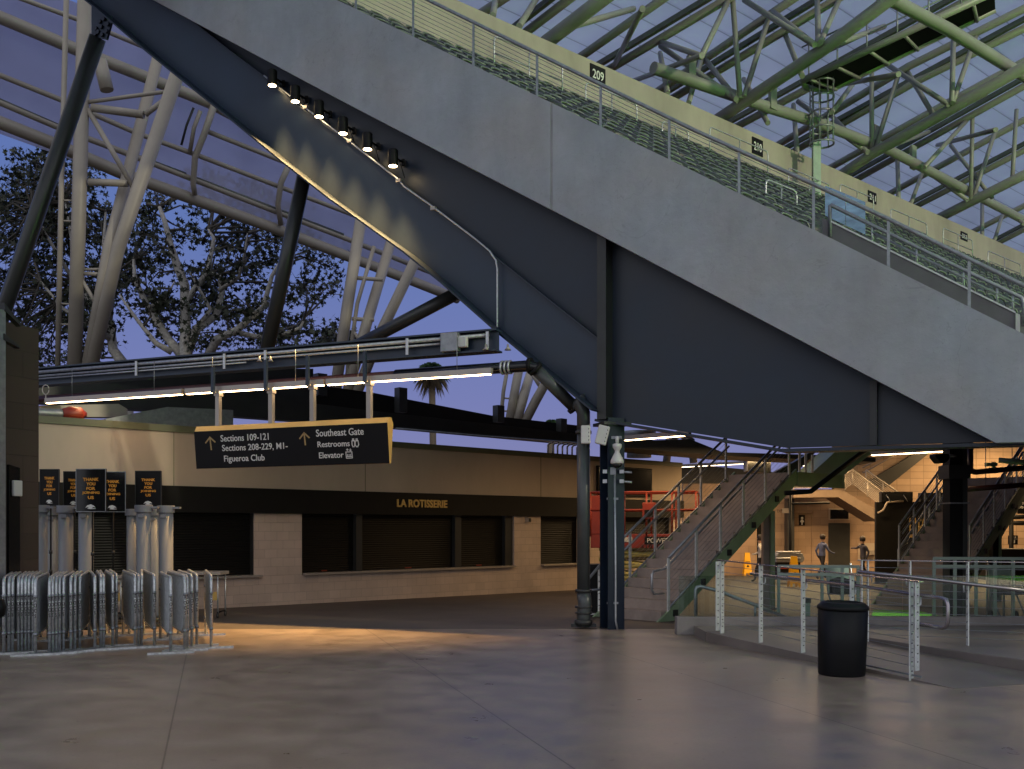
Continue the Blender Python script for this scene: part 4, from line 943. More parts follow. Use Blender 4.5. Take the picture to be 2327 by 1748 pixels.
for z, r, hh in ((zE-.45, .135, .05), (.63, .14, .05), (.36, .145, .03), (.26, .145, .03), (.10, .15, .09)): MB().lathe([(r*.8, -hh/2), (r, -hh/2), (r, hh/2), (r*.8, hh/2)], (pv.x, pv.y, z), 20).build('clamp_ring', M['dark'], dp)
MB().cbox(V((pv.x, pv.y, .05)), V((.42, 0, 0)), V((0, .1, 0)), V((0, 0, .06))).build('base_bracket', M['dark'], dp)
for p_, ax in ((ds, de-ds), (de, de-ds), (h3, BM.d)):
    MB().lathe([(.11, -.03), (.135, -.03), (.135, .03), (.11, .03)], p_, 18, ax).build('coupling', M['black'], dp)
for k in range(3):
    c = h2+BM.d*(.02+.07*k); MB().lathe([(.1, -.015), (.12, -.015), (.12, .015), (.1, .015)], c, 16, BM.d).build('hose_clamp', M['galv'], dp)
MB().tube([V((pv.x, pv.y, .63)), V((pv.x+.5, pv.y+.25, .65))], .02, 8).build('stay_rod', M['galvd'], dp)
# column (wide-flange section)
cz = G.h(1398, 950).z
ct = thing('black_column', 'dark navy steel column under the girder with conduit and straps', 'column', V((col_p.x, col_p.y, 0)))
cax, cay = azv(70), azv(160)
cc = V((col_p.x, col_p.y, cz/2)) + azv(-20)*.12
MB().cbox(cc, cax*.02, cay*.30, V((0, 0, cz))).build('web', M['navy'], ct)
for sg_ in (-1, 1): MB().cbox(cc+cay*.15*sg_, cax*.30, cay*.025, V((0, 0, cz))).build('flange', M['navy'], ct)
for sg_ in (1,): MB().cbox(cc+cax*.155*sg_, cax*.012, cay*.27, V((0, 0, cz-.02))).build('cover_plate', M['brace'], ct)
MB().cbox(V((cc.x, cc.y, cz-.1)), cax*.5, cay*.45, V((0, 0, .05))).build('cap_plate', M['dark'], ct)
CP = VP(cc+cay*.18, 100)
def cpx(x, y): return CP.h(x, y)
ax0 = cpx(1399, 1432); MB().tube([cpx(1403, 1431), cpx(1399, 1410), cpx(1399, 1300), cpx(1397, 1080)], .017, 8).build('conduit', M['galv'], ct)
for y in (1133.5, 1370.5):
    c = cpx(1392, y); MB().cbox(c, CP.d*.19, CP.n*.02, V((0, 0, .035))).build('strut_clamp', M['galvd'], ct)
for y in (1072, 1094):
    for x in (1375, 1413): MB().cbox(cpx(x, y), CP.d*.07, CP.n*.08, V((0, 0, .06))).build('beam_clamp', M['galv'], ct)
    MB().tube([cpx(1410, y), cpx(1436, y+2)], .02, 6).build('strut_arm', M['galv'], ct)
MB().cbox(cpx(1393, 1071), CP.d*.10, CP.n*.08, V((0, 0, .12))).build('junction_box', M['galvd'], ct)
MB().cbox(cpx(1395, 995), CP.d*.26, CP.n*.06, V((0, 0, .05))).build('top_bracket', M['galvd'], ct)
cp2 = CP.off(.16)
t = thing('dome_camera', 'white dome security camera hanging on the black column', 'camera', cp2.h(1402, 1050))
c = cp2.h(1402.5, 1050)
MB().lathe([(.055, .30), (.075, .29), (.075, .24), (.04, .19), (.038, .16), (.07, .10), (.105, .03), (.11, -.02), (.10, -.03)], c, 22).build('housing', M['whitep'], t)
MB().lathe([(.085, -.03), (.075, -.07), (.04, -.10), (.005, -.11)], c, 18).build('dome', M['blackg'], t)
MB().tube([c+V((0, 0, .30)), c+V((0, 0, .40)), c+V((0, 0, .40))-CP.n*.2], .025, 8).build('arm', M['whitep'], t)
for x, y, w, h_, rot, lab in ((1331, 988, 21, 42, 0, 'white antenna box mounted on the drain pipe'), (1369, 989, 26, 44, -14, 'tilted white antenna box beside the black column')):
    pl = VP(pv+V((.05, -.25, 0)), 100); c = pl.h(x, y); k = c.y/F
    t = thing('antenna_box', lab, 'antenna', c-V((0, 0, h_/2*k)), 'antenna boxes')
    rm = Matrix.Rotation(R(rot), 3, pl.n) if rot else Matrix.Identity(3)
    MB().cbox(c, rm @ (pl.d*w*k), rm @ (pl.n*.10), rm @ V((0, 0, h_*k))).build('case', M['whitep'], t, .02)
    MB().tube([c-pl.n*.05, c-pl.n*.2], .025, 8).build('bracket', M['galv'], t)
    mb = MB()
    for q in (-.3, -.1, .1, .3): mb.cbox(c+rm @ (pl.d*w*k*.36)+rm @ V((0, 0, h_*k*q))+pl.n*.048, pl.d*.012, pl.n*.01, V((0, 0, .02)))
    mb.build('bolts', M['dark'], t)

# ================================================================== STAIRS
def stairs(near, p_lo, p_hi, nsteps, width, label, posts, s_top_ext=0, loop=False, far_posts=None, stringer_m=None, from_far=False):
    pl = near
    (sa, za), (sb, zb) = pl.sz(*p_lo), pl.sz(*p_hi)
    if from_far: near = near.off(width); pl = near
    k = (zb-za)/(sb-sa); rise = .18; going = rise/k
    zf = fz(pl.p.y)
    s0 = sa-(za-zf)/k+.10                             # foot of first riser
    t = thing('concourse_stair', label, 'stair', pl.pt(s0, zf), 'stairs up from the concourse')
    dn = -near.n*width
    mb = MB(); prof = [pl.pt(s0, zf-.02)]
    for i in range(nsteps):
        prof += [pl.pt(s0+going*i, zf+rise*(i+1)), pl.pt(s0+going*(i+1)-.02, zf+rise*(i+1))]
    se = s0+going*nsteps
    prof += [pl.pt(se, zf+rise*nsteps-.25), pl.pt(s0+going, zf-.02)]
    mb.prism([p-near.n*.05 for p in prof], -near.n*(width-.1)); mb.build('steps', M['tread'], t)
    lo, hi = s0-.02, se
    def zl(s): return za+k*(s-sa)
    for o, nm in ((0, 'stringer'), (-width, 'stringer')):
        MB().prism([pl.pt(s, z, o) for s, z in ((lo-.15, zf), (lo+.1, zl(lo+.1)+.02), (hi, zl(hi)+.02), (hi, zl(hi)-.30), (lo+.35, zf))], -near.n*.05*(1 if o == 0 else -1)).build(nm, stringer_m or M['green'], t)
    for i in range(nsteps):
        if i % 3 == 1: MB().obox(pl.pt(s0+going*i, zl(s0+going*i)-.16, .0), near.d*.12, near.n*.03, V((0, 0, .12))).build('tread_bracket', M['dark'], t)
    for o, pp, nm in ((-.02, posts, 'near'), (-width+.02, far_posts or posts, 'far')):
        for j, s in enumerate(pp):
            a = pl.pt(s, zl(s)-.05, o); b = pl.pt(s, zl(s)+.98, o); MB().cbox((a+b)/2, near.d*.055, near.n*.03, b-a).build('post', M['galvp'], t)
        a, b = pp[0], pp[-1]
        MB().tube([pl.pt(a, zl(a)+.98, o), pl.pt(b, zl(b)+.98, o)], .028, 8).build('top_rail', M['galvd'], t)
        MB().tube([pl.pt(a, zl(a)+.78, o-.08*(1 if o > -.5 else -1)), pl.pt(b, zl(b)+.78, o-.08*(1 if o > -.5 else -1))], .022, 8).build('handrail', M['galvd'], t)
        MB().tube([pl.pt(a, zl(a)+.06, o), pl.pt(b, zl(b)+.06, o)], .02, 6).build('bottom_rail', M['galvd'], t)
        mb = MB()
        for q in range(1, 9): mb.tube([pl.pt(a, zl(a)+.06+.1*q, o), pl.pt(b, zl(b)+.06+.1*q, o)], .004, 4, caps=False)
        mb.build('cables', M['galvd'], t)
    if loop:
        s = posts[0]; o = -.12
        P = [(s+.35, zl(s)+1.0), (s, zl(s)+.78), (s-.30, zl(s)+.74), (s-.36, zl(s)+.68), (s-.36, zl(s)+.40), (s-.30, zl(s)+.33), (s, zl(s)+.33)]
        MB().tube([pl.pt(a_, b_, o) for a_, b_ in P], .022, 8).build('rail_loop', M['galv'], t)
    return t, pl, se, zf+rise*nsteps, zl, s0
ST = VP(fl(1522, 1412), AZR)
psn = [ST.sz(x, 1250)[0] for x in (1521, 1584, 1639, 1691, 1741, 1795)]
far1 = ST.off(-1.58); psf = [far1.sz(x, 1200)[0] for x in (1373, 1430, 1487, 1541, 1591, 1648)]
off_ = (far1.p-ST.p).dot(ST.d)
t1, pl1, se1, zt1, zl1, s01 = stairs(ST, (1532, 1378), (1798, 1082), 16, 1.58, 'large concourse stair with green-lit stringer right of the black column', psn, loop=True, far_posts=psf)
# landing and upper flight (parts of the same stair)
lsA = ST.sz(1918, 1090)[0]
MB().prism([ST.pt(se1, zt1, 0), ST.pt(lsA, zt1, 0), ST.pt(lsA, zt1, -1.6), ST.pt(se1, zt1, -1.6)], V((0, 0, -.06))).build('landing', M['tread'], t1)
MB().prism([ST.pt(se1, zt1+.02, .02), ST.pt(lsA, zt1+.02, .02), ST.pt(lsA, zt1-.28, .02), ST.pt(se1, zt1-.28, .02)], -ST.n*.06).build('landing_beam', M['green'], t1)
dl = ST.pt(lsA, 0).y
UF = VP(V((0, dl-.1, 0)), 90)
MB().prism([UF.h(*q) for q in ((1843, 1077), (1908, 1018), (2010, 1008), (1918, 1080), (1918, 1101), (1843, 1101))], V((0, 1.5, 0))).build('upper_flight', M['green'], t1)
MB().prism([UF.h(*q)+V((0, 1.6, 0)) for q in ((1800, 1066), (1850, 1040), (1900, 1010), (1908, 1010), (1843, 1080), (1815, 1080))], V((0, .4, 0))).build('upper_steps', M['dark'], t1)
for x, y0 in ((1817, 1028), (1831, 1030), (1846, 1034)):
    a = UF.h(x, 1080); b = UF.h(x, y0); MB().cbox((a+b)/2, V((.05, 0, 0)), V((0, .03, 0)), b-a).build('post', M['galvp'], t1)
# stair support posts
for x0, x1, D, m, lab in ((1735, 1751, 21.5, M['tread'], 'grey concrete-coloured post under the large stair'), (1751.5, 1761.5, 21.4, M['green'], 'green-lit slim post under the large stair')):
    a, b = at(x0, 1198, D), at(x1, 1198, D); f_ = fz(D); zt_ = 2.05
    t = thing('support_post', lab, 'post', V((a.x, a.y, f_))); MB().box(a.x, b.x, a.y, a.y+.2, f_, zt_).build('shaft', m, t)
    MB().box(a.x-.03, b.x+.03, a.y-.03, a.y+.23, f_, f_+.03).build('base_plate', M['galvd'], t)
F2 = VP(at(2038, 1198, 24.5), AZR)
sx2 = [F2.sz(x, 1250)[0] for x in (2040, 2080, 2110, 2134, 2156, 2190)]
n2 = F2.off(1.55); sh = (n2.p-F2.p).dot(F2.d)
stairs(F2, (2089, 1266), (2158, 1163), 16, 1.55, 'narrow stair beside the black wall, partly behind the collared column', sx2, from_far=True)
N3 = VP(at(2222, 1198, 23), AZR)
sx3 = [N3.sz(x, 1200)[0] for x in (2206, 2237, 2261, 2286, 2312, 2340)]
stairs(N3, (2222, 1266), (2317, 1113), 17, 1.7, 'stair with green-lit stringer at the right edge, right of the collared column', sx3)

# ================================================================== FAR CONCOURSE WALLS (right)
YB = 42.0; fb = fz(YB)
WB = VP(V((0, YB, 0)), 90)
def wbox(xa, xb, ya, yb, name, m, par, o0=0, dep=.12, pl=WB, zmin=None):
    a, b = pl.h(xa, ya), pl.h(xb, yb); z0 = b.z if zmin is None else zmin
    return MB().box(a.x, b.x, pl.p.y-o0-dep, pl.p.y-o0, z0, a.z).build(name, m, par)
rw = thing('restroom_building', 'tan tiled restroom block with door and transom at the back of the concourse', 'building', WB.h(1900, 1352))
wbox(1549, 1716, 1100, 1352, 'wall_panel', M['tan'], rw, zmin=fb, dep=.3)
wbox(1716, 1737, 1140, 1352, 'dark_doorway', M['black'], rw, -.3, .1, zmin=fb)
wbox(1737, 1799, 1133, 1352, 'wall_panel', M['tan'], rw, -.3, .2, zmin=fb)
wbox(1799, 1839, 1133, 1352, 'wall_panel', M['tan'], rw, .0, .3, zmin=fb)
wbox(1799, 1839, 1136, 1167, 'soffit_box', M['tan'], rw, .3, .15)
wbox(1839, 2000, 1128, 1352, 'wall_panel', M['tan'], rw, .05, .3, zmin=fb)
wbox(1876, 1924, 1189, 1352, 'door', M['dark'], rw, .36, .05, zmin=fb)
wbox(1877, 1923, 1156, 1182, 'transom_frame', M['plaster'], rw, .36, .05); wbox(1879.5, 1920.5, 1159, 1179.5, 'transom_pane', M['screen'], rw, .415, .02)
wbox(1943, 1985, 1234, 1271, 'fountain_panel', M['plaster'], rw, .36, .04); wbox(1948, 1980, 1250, 1260, 'fountain_basin', M['alum'], rw, .41, .25)
wbox(1778, 1793, 1120, 1352, 'pier', M['dark'], rw, .3, .5, zmin=fb)
t = thing('restroom_sign', 'small black restroom sign with a white figure on the tan wall', 'sign', WB.h(1817, 1194))
wbox(1810.4, 1823.5, 1170.5, 1194, 'sign_board', M['sign'], t, .31, .04)
c = WB.h(1817, 1183); c.y = YB-.36; mb = MB(); mb.lathe([(.05, -.01), (.05, .01)], c+V((0, 0, .10)), 12, V((0, 1, 0))); mb.build('figure_head', M['white'], t)
mb = MB(); mb.prism([c+V((x, 0, z)) for x, z in ((-.04, .04), (.04, .04), (.085, -.07), (.03, -.07), (.03, -.19), (-.03, -.19), (-.03, -.07), (-.085, -.07))], V((0, .01, 0))); mb.build('figure_body', M['white'], t)
t = thing('exit_sign', 'small grey EXIT sign under the landing beside the dark pier', 'sign', WB.h(1771, 1167)); wbox(1765, 1779, 1156, 1167, 'sign_case', M['alum'], t, .85, .06)
c = WB.off(.92).h(1766.3, 1164.8); text('lettering', 'EXIT', c, (1, 0, 0), UP, .21, .12, M['dark'], t, .004)
# back stair descending to the right
BS = VP(V((0, 39.5, 0)), 90)
t = thing('back_stair', 'tan stair with thin bright railings descending to the right behind the black wall', 'stair', BS.h(1991, 1183))
MB().prism([BS.h(*q) for q in ((1803, 1112), (1912, 1112), (1995, 1161), (1995, 1185), (1905, 1130), (1803, 1131))], V((0, 1.6, 0))).build('flight', M['kerb2'], t)
def brail(pts, dy, y, hgt, nb):
    pl = VP(V((0, y, 0)), 90); P = [pl.h(*q) for q in pts]
    MB().tube(P, .035, 6).build('top_rail', M['alum'], t)
    mb = MB()
    for k in range(1, nb): mb.tube([p-V((0, 0, hgt*k/nb)) for p in P], .014, 4, caps=False)
    mb.build('bars', M['alum'], t)
    for q in pts+[((pts[-1][0]+pts[-2][0])/2, (pts[-1][1]+pts[-2][1])/2)]:
        a = pl.h(*q); MB().tube([a, a-V((0, 0, hgt))], .025, 6).build('post', M['alum'], t)
brail([(1920, 1079), (1937, 1067), (2006, 1120)], 0, 39.4, .62, 9); brail([(1968, 1068), (2045, 1122)], 0, 41, .6, 7)
brail([(1803, 1107), (1910, 1105)], 0, 39.4, .1, 2)
TW = VP(V((0, 45, 0)), 90)
t = thing('tiled_wall', 'tall warm lit tiled wall at the back right, with an inclined stair stringer', 'wall', TW.h(2150, 1352))
MB().box(TW.h(1895, 1198).x, TW.h(2460, 1198).x, 45, 45.3, fz(45), 6.5).build('wall_panel', M['tile'], t)
MB().prism([TW.h(*q)-V((0, .05, 0)) for q in ((1960, 1100), (2090, 1022), (2118, 1022), (2010, 1108))], V((0, -.2, 0))).build('inclined_stringer', M['dark'], t)
for d_ in (0, 12): MB().tube([TW.h(1955, 1076-d_)-V((0, .3, 0)), TW.h(2060, 1018-d_)-V((0, .3, 0))], .03, 5).build('handrail', M['alum'], t)
LB = VP(V((0, 34, 0)), 90)
t = thing('black_wall', 'tall plain black wall with gold and outlined lettering near its right end', 'wall', LB.h(2070, 1352))
a, b = LB.h(1991, 1141), LB.h(2160, 1141); MB().box(a.x, b.x, 34, 34.15, fz(34), a.z).build('wall_panel', M['black'], t)
c = LB.off(.01).h(2067, 1222); k = 34/F; text('lettering', 'LAFC', c, (1, 0, 0), UP, 38*k, 45*k, M['gold'], t, .02)
c = LB.off(.01).h(2081, 1259); text('lettering', 'HQ', c, (1, 0, 0), UP, 25*k, 33*k, M['galvd'], t, .01)
MB().tube([LB.h(1992, 1166)-V((0, .1, 0)), LB.h(2003, 1160)-V((0, .15, 0)), LB.h(2013, 1142)-V((0, .12, 0)), LB.h(2050, 1139)-V((0, .1, 0))], .035, 6).build('cloth_edge', M['plaster'], t)
for xa, ya, xb, yb, lab in ((2001, 1118, 2072, 1139.5, 'left black screen box standing on top of the black wall'), (2089.5, 1120, 2153, 1142, 'right black screen box standing on top of the black wall')):
    t = thing('screen_box', lab, 'screen', LB.h(xa, 1141), 'screen boxes'); a, b = LB.h(xa, ya), LB.h(xb, 1141); MB().box(a.x, b.x, 33.9, 34.15, a.z if a.z < b.z else b.z, max(a.z, b.z)).build('casing', M['black'], t, .01)
    MB().box(a.x+.05, b.x-.05, 33.885, 33.9, min(a.z, b.z)+.04, max(a.z, b.z)-.04).build('panel', M['screen'], t)
    for q in (.25, .8): MB().tube([V((a.x+(b.x-a.x)*q, 33.8, min(a.z, b.z))), V((a.x+(b.x-a.x)*q-.12, 33.87, max(a.z, b.z)-.1))], .012, 5).build('stay', M['galvd'], t)
# right-edge signs and frame
RS = VP(V((0, 40, 0)), 90); k = 40/F
t = thing('stair_sign', 'small square black sign reading STAIR 8 with a star on the tan wall', 'sign', RS.h(2302, 1237)); a, b = RS.h(2292, 1217), RS.h(2313, 1237.5); MB().box(a.x, b.x, 40, 40.05, b.z, a.z).build('sign_board', M['sign'], t)
text('lettering', 'STAIR 8', RS.off(.005).h(2294, 1223), (1, 0, 0), UP, 15*k, 4*k, M['white'], t, .003); text('lettering', '1', RS.off(.005).h(2304, 1234.5), (1, 0, 0), UP, 2.6*k, 7*k, M['white'], t, .003)
c = RS.off(.006).h(2298.5, 1231); MB().prism([c+V((cos(pi/2+pi*i/5)*k*(3.6 if i % 2 == 0 else 1.5), 0, sin(pi/2+pi*i/5)*k*(3.6 if i % 2 == 0 else 1.5))) for i in range(10)], V((0, -.006, 0))).build('star', M['white'], t)
MB().box(RS.h(2294, 1225).x, RS.h(2312, 1225).x, 39.99, 40, RS.h(0, 1225.4).z, RS.h(0, 1224.8).z).build('rule_line', M['white'], t)
t = thing('section_board', 'black hanging section board cut off by the right edge, reading 212', 'sign', RS.h(2322, 1167)); a, b = RS.h(2313, 1132), RS.h(2350, 1168); MB().box(a.x, b.x, 40, 40.06, b.z, a.z).build('sign_board', M['sign'], t)
for tx, y in (('212-', 1146), ('M1-', 1156)): text('lettering', tx, RS.off(.005).h(2316, y), (1, 0, 0), UP, 12*k, 6*k, M['white'], t, .003)
MB().tube([RS.h(2318, 1132), RS.h(2318, 1090)], .02, 6).build('hanger', M['dark'], t)
t = thing('barrier_stand', 'black pipe frame standing before the tan wall at the right edge', 'frame', RS.h(2300, 1250))
for seg in (((2284, 1330), (2284, 1180)), ((2322, 1330), (2322, 1180)), ((2274, 1189), (2345, 1189)), ((2276, 1175), (2345, 1175))): MB().tube([RS.h(*q)-V((0, .5, 0)) for q in seg], .09, 8).build('bar', M['black'], t)
t = thing('dark_counter', 'long dark counter under the stair sign at the right edge', 'counter', RS.h(2300, 1330)); a, b = at(2243, 1250, 37), at(2400, 1250, 37); MB().box(a.x, b.x, 37, 37.9, fz(37), a.z).build('counter_body', M['black'], t); MB().box(a.x-.05, b.x, 36.95, 38, a.z, a.z+.04).build('counter_top', M['dark'], t)
# concourse roof bits behind the girder
def slab_(name, lab, Y, poly, dep, m, cat='roof edge', grp=None):
    pl = VP(V((0, Y, 0)), 90); t = thing(name, lab, cat, pl.h(*poly[0]), grp); MB().prism([pl.h(*q) for q in poly], V((0, dep, 0))).build('panel', m, t); return t
slab_('soffit_beam', 'dark slanting soffit beam right of the black column, below the girder', 26, [(1410, 1003), (1568, 998), (1643, 1028), (1830, 1033), (1990, 1040), (1990, 1050), (1800, 1043), (1640, 1036), (1410, 1017)], 1.5, M['dark'], 'beam')
slab_('low_roof', 'dark low roof behind the top of the large stair', 44, [(1500, 1052), (1600, 1058), (1760, 1073), (1900, 1075), (1900, 1102), (1500, 1104)], 3, M['dark'])
slab_('roof_fascia', 'dark roof fascia over the landing of the large stair', 30, [(1700, 1040), (1752, 1040), (1752, 1076), (1700, 1070)], .6, M['dark'])
def pstrip(x0, y0, x1, y1, Dm, az, lab, m, grp='strip lights of the concourse'):
    pl = VP(at((x0+x1)/2, 1198, Dm), az); z = (pl.h(x0, y0).z+pl.h(x1, y1).z)/2
    return strip('strip_light', pl, x0, x1, z, lab, grp, m, .05, False)
pstrip(1421, 1001, 1568, 989, 21, 135.6, 'strip light just right of the black column, under the girder', M['strip'])
pstrip(1980.6, 1035, 2149, 1025, 20, 135.6, 'strip light left of the collared column, under the girder', M['strip'])
pstrip(1549, 1063, 1743, 1050, 36, 135.6, 'distant strip light seen above the large stair', M['stripfar'])
pstrip(1815, 1044.5, 1837, 1043.5, 40, 135.6, 'short distant strip light, upper of two beside the green flight', M['stripfar']); pstrip(1819, 1059.5, 1843, 1057, 40, 135.6, 'short distant strip light, lower of two beside the green flight', M['stripfar'])
# unseen runs of the same strip lights under the stand, right of the girder
for (x, y, z, e) in ((7.5, 30, 3.7, 150), (9.5, 33, 3.9, 230), (13.5, 37, 4.2, 300), (17.5, 38, 4.6, 300), (3.8, 24.5, 3.7, 90), (16, 28, 3.6, 140), (21, 42.5, 5.6, 520), (10, 38, 4.4, 260)):
    lamp('concourse_strip', 'AREA', (x, y, z), (x, y+.25, 0), e, WARM, shape='RECTANGLE', size=4.5, size_y=.12)
# fire pipes
t = thing('fire_pipe', 'dark red fire sprinkler pipe with an elbow, upper of two right of the collared column', 'pipe', at(2205, 1015, 19), 'fire pipes')
MB().tube([at(2205, 1005, 19), at(2205, 1064, 19), at(2208, 1071, 19), at(2217, 1073, 19), at(2345, 1062, 19)], .055, 10).build('pipe_run', M['redpipe'], t)
MB().tube([at(2258, 1050, 19), at(2258, 1068, 19)], .04, 8).build('valve', M['green'], t); MB().cbox(at(2252, 1056, 18.9), V((.2, 0, 0)), V((0, .1, 0)), V((0, 0, .06))).build('valve_handle', M['green'], t)
t = thing('fire_pipe', 'dark red fire sprinkler pipe, lower of two, crossing right of the collared column', 'pipe', at(2197, 1112, 19.5), 'fire pipes')
MB().tube([at(2195, 1112, 19.5), at(2345, 1101, 19.5)], .055, 10).build('pipe_run', M['redpipe'], t)
for x in (2240, 2300): c = at(x, 1108, 19.5); MB().tube([c, c+V((0, 0, .9))], .008, 5).build('hanger', M['galvd'], t)
t = thing('green_conduit', 'green-lit conduit above the fire pipes at the right edge', 'conduit', at(2290, 1048, 18.5)); MB().tube([at(2270, 1046, 18.5), at(2345, 1053, 18.2)], .05, 8).build('pipe', M['green'], t)
t = thing('black_pipe', 'long black pipe slanting across the green upper flight', 'pipe', at(1842, 1117, 19.9)); MB().tube([at(1783, 1121, 19.9), at(1842, 1117, 19.9), at(1968, 1022, 19.9)], .05, 10).build('pipe_run', M['black'], t)
t = thing('standpipe', 'thin black pipe standing beside the dark pier of the restroom block', 'pipe', at(1796, 1340, 36)); MB().tube([V((at(1796, 1, 36).x, 36, fz(36))), at(1796, 1110, 36)], .05, 8).build('pipe_run', M['black'], t); MB().tube([at(1796, 1145, 36), at(1885, 1143, 36)], .045, 8).build('pipe_branch', M['black'], t)
# collared column
D2 = 18.0; a, b = at(2158.5, 1198, D2), at(2197.7, 1198, D2)
t = thing('collared_column', 'dark steel column with a wide collar, in the right part below the girder', 'column', V(((a.x+b.x)/2, D2, fz(D2))))
MB().box(a.x, b.x-.08, D2, D2+.3, fz(D2), 3.35).build('shaft', M['black'], t); MB().box(b.x-.08, b.x, D2-.02, D2+.32, fz(D2), 3.35).build('flange', M['brace'], t)
zc0, zc1 = at(0, 1088, D2).z, at(0, 1057, D2).z; MB().box(a.x-.05, b.x+.03, D2-.08, D2+.38, zc0, zc1).build('collar', M['dark'], t)
MB().box(a.x-.01, b.x+.03, D2-.05, D2+.33, at(0, 1143.5, D2).z-.012, at(0, 1143.5, D2).z+.012).build('strap', M['galvd'], t)
t = thing('black_speaker', 'black trapezoid loudspeaker hanging left of the collared column', 'speaker', at(2142, 1052, 17.8))
MB().prism([at(*q, 17.7) for q in ((2127, 1031), (2158, 1031), (2158, 1044), (2150, 1052), (2138, 1052), (2127, 1038))], V((0, .3, 0))).build('cabinet', M['black'], t, .02); MB().tube([at(2157, 1036, 17.8), at(2170, 1036, 17.95)], .03, 6).build('bracket', M['whitep'], t)
t = thing('support_post', 'green-lit post under the right-edge stair', 'post', V((at(2266, 0, 24).x, 24, fz(24)))); a, b = at(2257, 1198, 24), at(2269, 1198, 24); MB().box(a.x, b.x, 24, 24.2, fz(24), 1.9).build('shaft', M['black'], t); MB().box(b.x, b.x+.07, 23.98, 24.22, fz(24), 1.9).build('flange', M['green'], t)

# ================================================================== RAMP, KERB, GLASS, RAILINGS (right foreground)
MB_ = MB(); A_, B_, C_, D_ = V((2.86, 14.7, .155)), V((4.66, 10.45, .003)), V((6.2, 11.0, .003)), V((4.4, 15.5, .155))
ra = MB(); ra.add([A_, B_, C_, D_]+[V((p.x, p.y, -.02)) for p in (A_, B_, C_, D_)], [[0, 1, 2, 3], [4, 5, 1, 0], [5, 6, 2, 1], [6, 7, 3, 2], [7, 4, 0, 3]]); o = ra.build('ramp', M['slab']); o['kind'] = 'structure'
pb2 = [(4.38, 15.5), (5.45, 12.65), (6.05, 11.4), (7.2, 9.0), (15, 9.0), (15, 15.62), (4.38, 15.62)]
o = MB().prism([V((x, y, -.02)) for x, y in pb2], V((0, 0, .178))).build('raised_walk', M['slab'], None, .012); o['kind'] = 'structure'
o = MB().prism([V((x, y, -.02)) for x, y in ((2.86, 14.72), (4.36, 15.52), (4.36, 15.62), (2.86, 15.62))], V((0, 0, .174))).build('ramp_landing', M['slab']); o['kind'] = 'structure'
YK = 15.65
t = thing('glass_balustrade', 'low clear glass balustrade on a grey concrete kerb, across the right half', 'balustrade', at(1930, 1404, YK))
a, b = at(1538, 1198, YK).x, at(2440, 1198, YK).x
MB().box(a, b, YK, YK+.22, 0, .285).build('kerb', M['kerb'], t, .012)
for xa, xb in ((1545, 1760), (1762, 1981.5), (1984.5, 2056), (2058, 2124), (2126, 2308), (2310, 2420)):
    MB().box(at(xa, 1, YK).x, at(xb, 1, YK).x, YK+.10, YK+.112, .287, .93).build('glass_pane', M['glass'], t)
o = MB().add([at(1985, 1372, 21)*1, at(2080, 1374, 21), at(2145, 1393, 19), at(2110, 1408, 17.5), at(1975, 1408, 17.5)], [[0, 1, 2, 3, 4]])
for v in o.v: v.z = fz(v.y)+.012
o = o.build('green_patch', M['turf']); o['kind'] = 'structure'  # added green sheet for the green showing in the glass
lamp('patch_fill_light', 'SPOT', (7.0, 18.6, 3.0), (7.2, 18.8, 0), 330, (1, 1, .85), spot_size=R(62), spot_blend=.5, shadow_soft_size=.1)  # added spot that only brightens the green sheet
# near guard railing down the ramp
RN_ = VP(V((3.07, 14.56, 0)), 159)
def plate_post(pl, s, z0, z1, par, holes=10, w=.075, o=0):
    a = pl.pt(s, z0, o); b = pl.pt(s, z1, o)
    mb = MB(); mb.cbox((a+b)/2, pl.d*w*.3+pl.n*w*.95, (pl.d*.95-pl.n*.3).normalized()*.014, b-a); po = mb.build('post', M['galvp'], par)
    h = MB(); fd = pl.n*.95+pl.d*.3
    for k in range(holes):
        c = a.lerp(b, .1+.84*k/(holes-1))-(pl.d*.95-pl.n*.3).normalized()*.0075; h.cbox(c, fd.normalized()*.026, pl.d*.004, V((0, 0, .012)))
        c2 = a.lerp(b, .1+.84*k/(holes-1))+(pl.d*.95-pl.n*.3).normalized()*.0075; h.cbox(c2, fd.normalized()*.026, pl.d*.004, V((0, 0, .012)))
    h.build('cable_holes', M['dark'], po); return po
def sx(pl, x): return pl.sz(x, 1300)[0]
nr = thing('ramp_railing', 'near steel cable railing running down the ramp to the black bin, with looped handrail', 'railing', RN_.pt(1.8, 0))
def zr(s): return max(.003, .155-.04*s)
npx = (1641, 1729, 1825, 1936, 2071, 2084)
ns = [sx(RN_, x) for x in npx]
for s in ns: plate_post(RN_, s, zr(s)-.01 if s != ns[-1] else .12, 1.205-.028*s, nr)
for s, dd_ in ((ns[0]-.05, .0), (ns[0]+.07, .12)): plate_post(RN_, s, .2, 1.2, nr, 10, .075, dd_)
e0, e1 = ns[0]-.12, ns[-1]+.06
MB().obox(RN_.pt(e0, 1.205-.028*e0, -.035), RN_.pt(e1, 1.205-.028*e1)-RN_.pt(e0, 1.205-.028*e0), RN_.n*.07, V((0, 0, .012))).build('top_rail', M['rail'], nr)
hl_ = [(1706, 1304), (1822, 1318), (1949, 1331), (2066, 1349), (2100, 1354), (2138, 1358), (2150, 1363), (2154, 1375), (2154, 1414), (2150, 1424), (2141, 1427), (2090, 1419)]
HR = RN_.off(-.10); MB().tube([HR.h(*q) for q in hl_], .021, 10).build('handrail', M['rail'], nr)
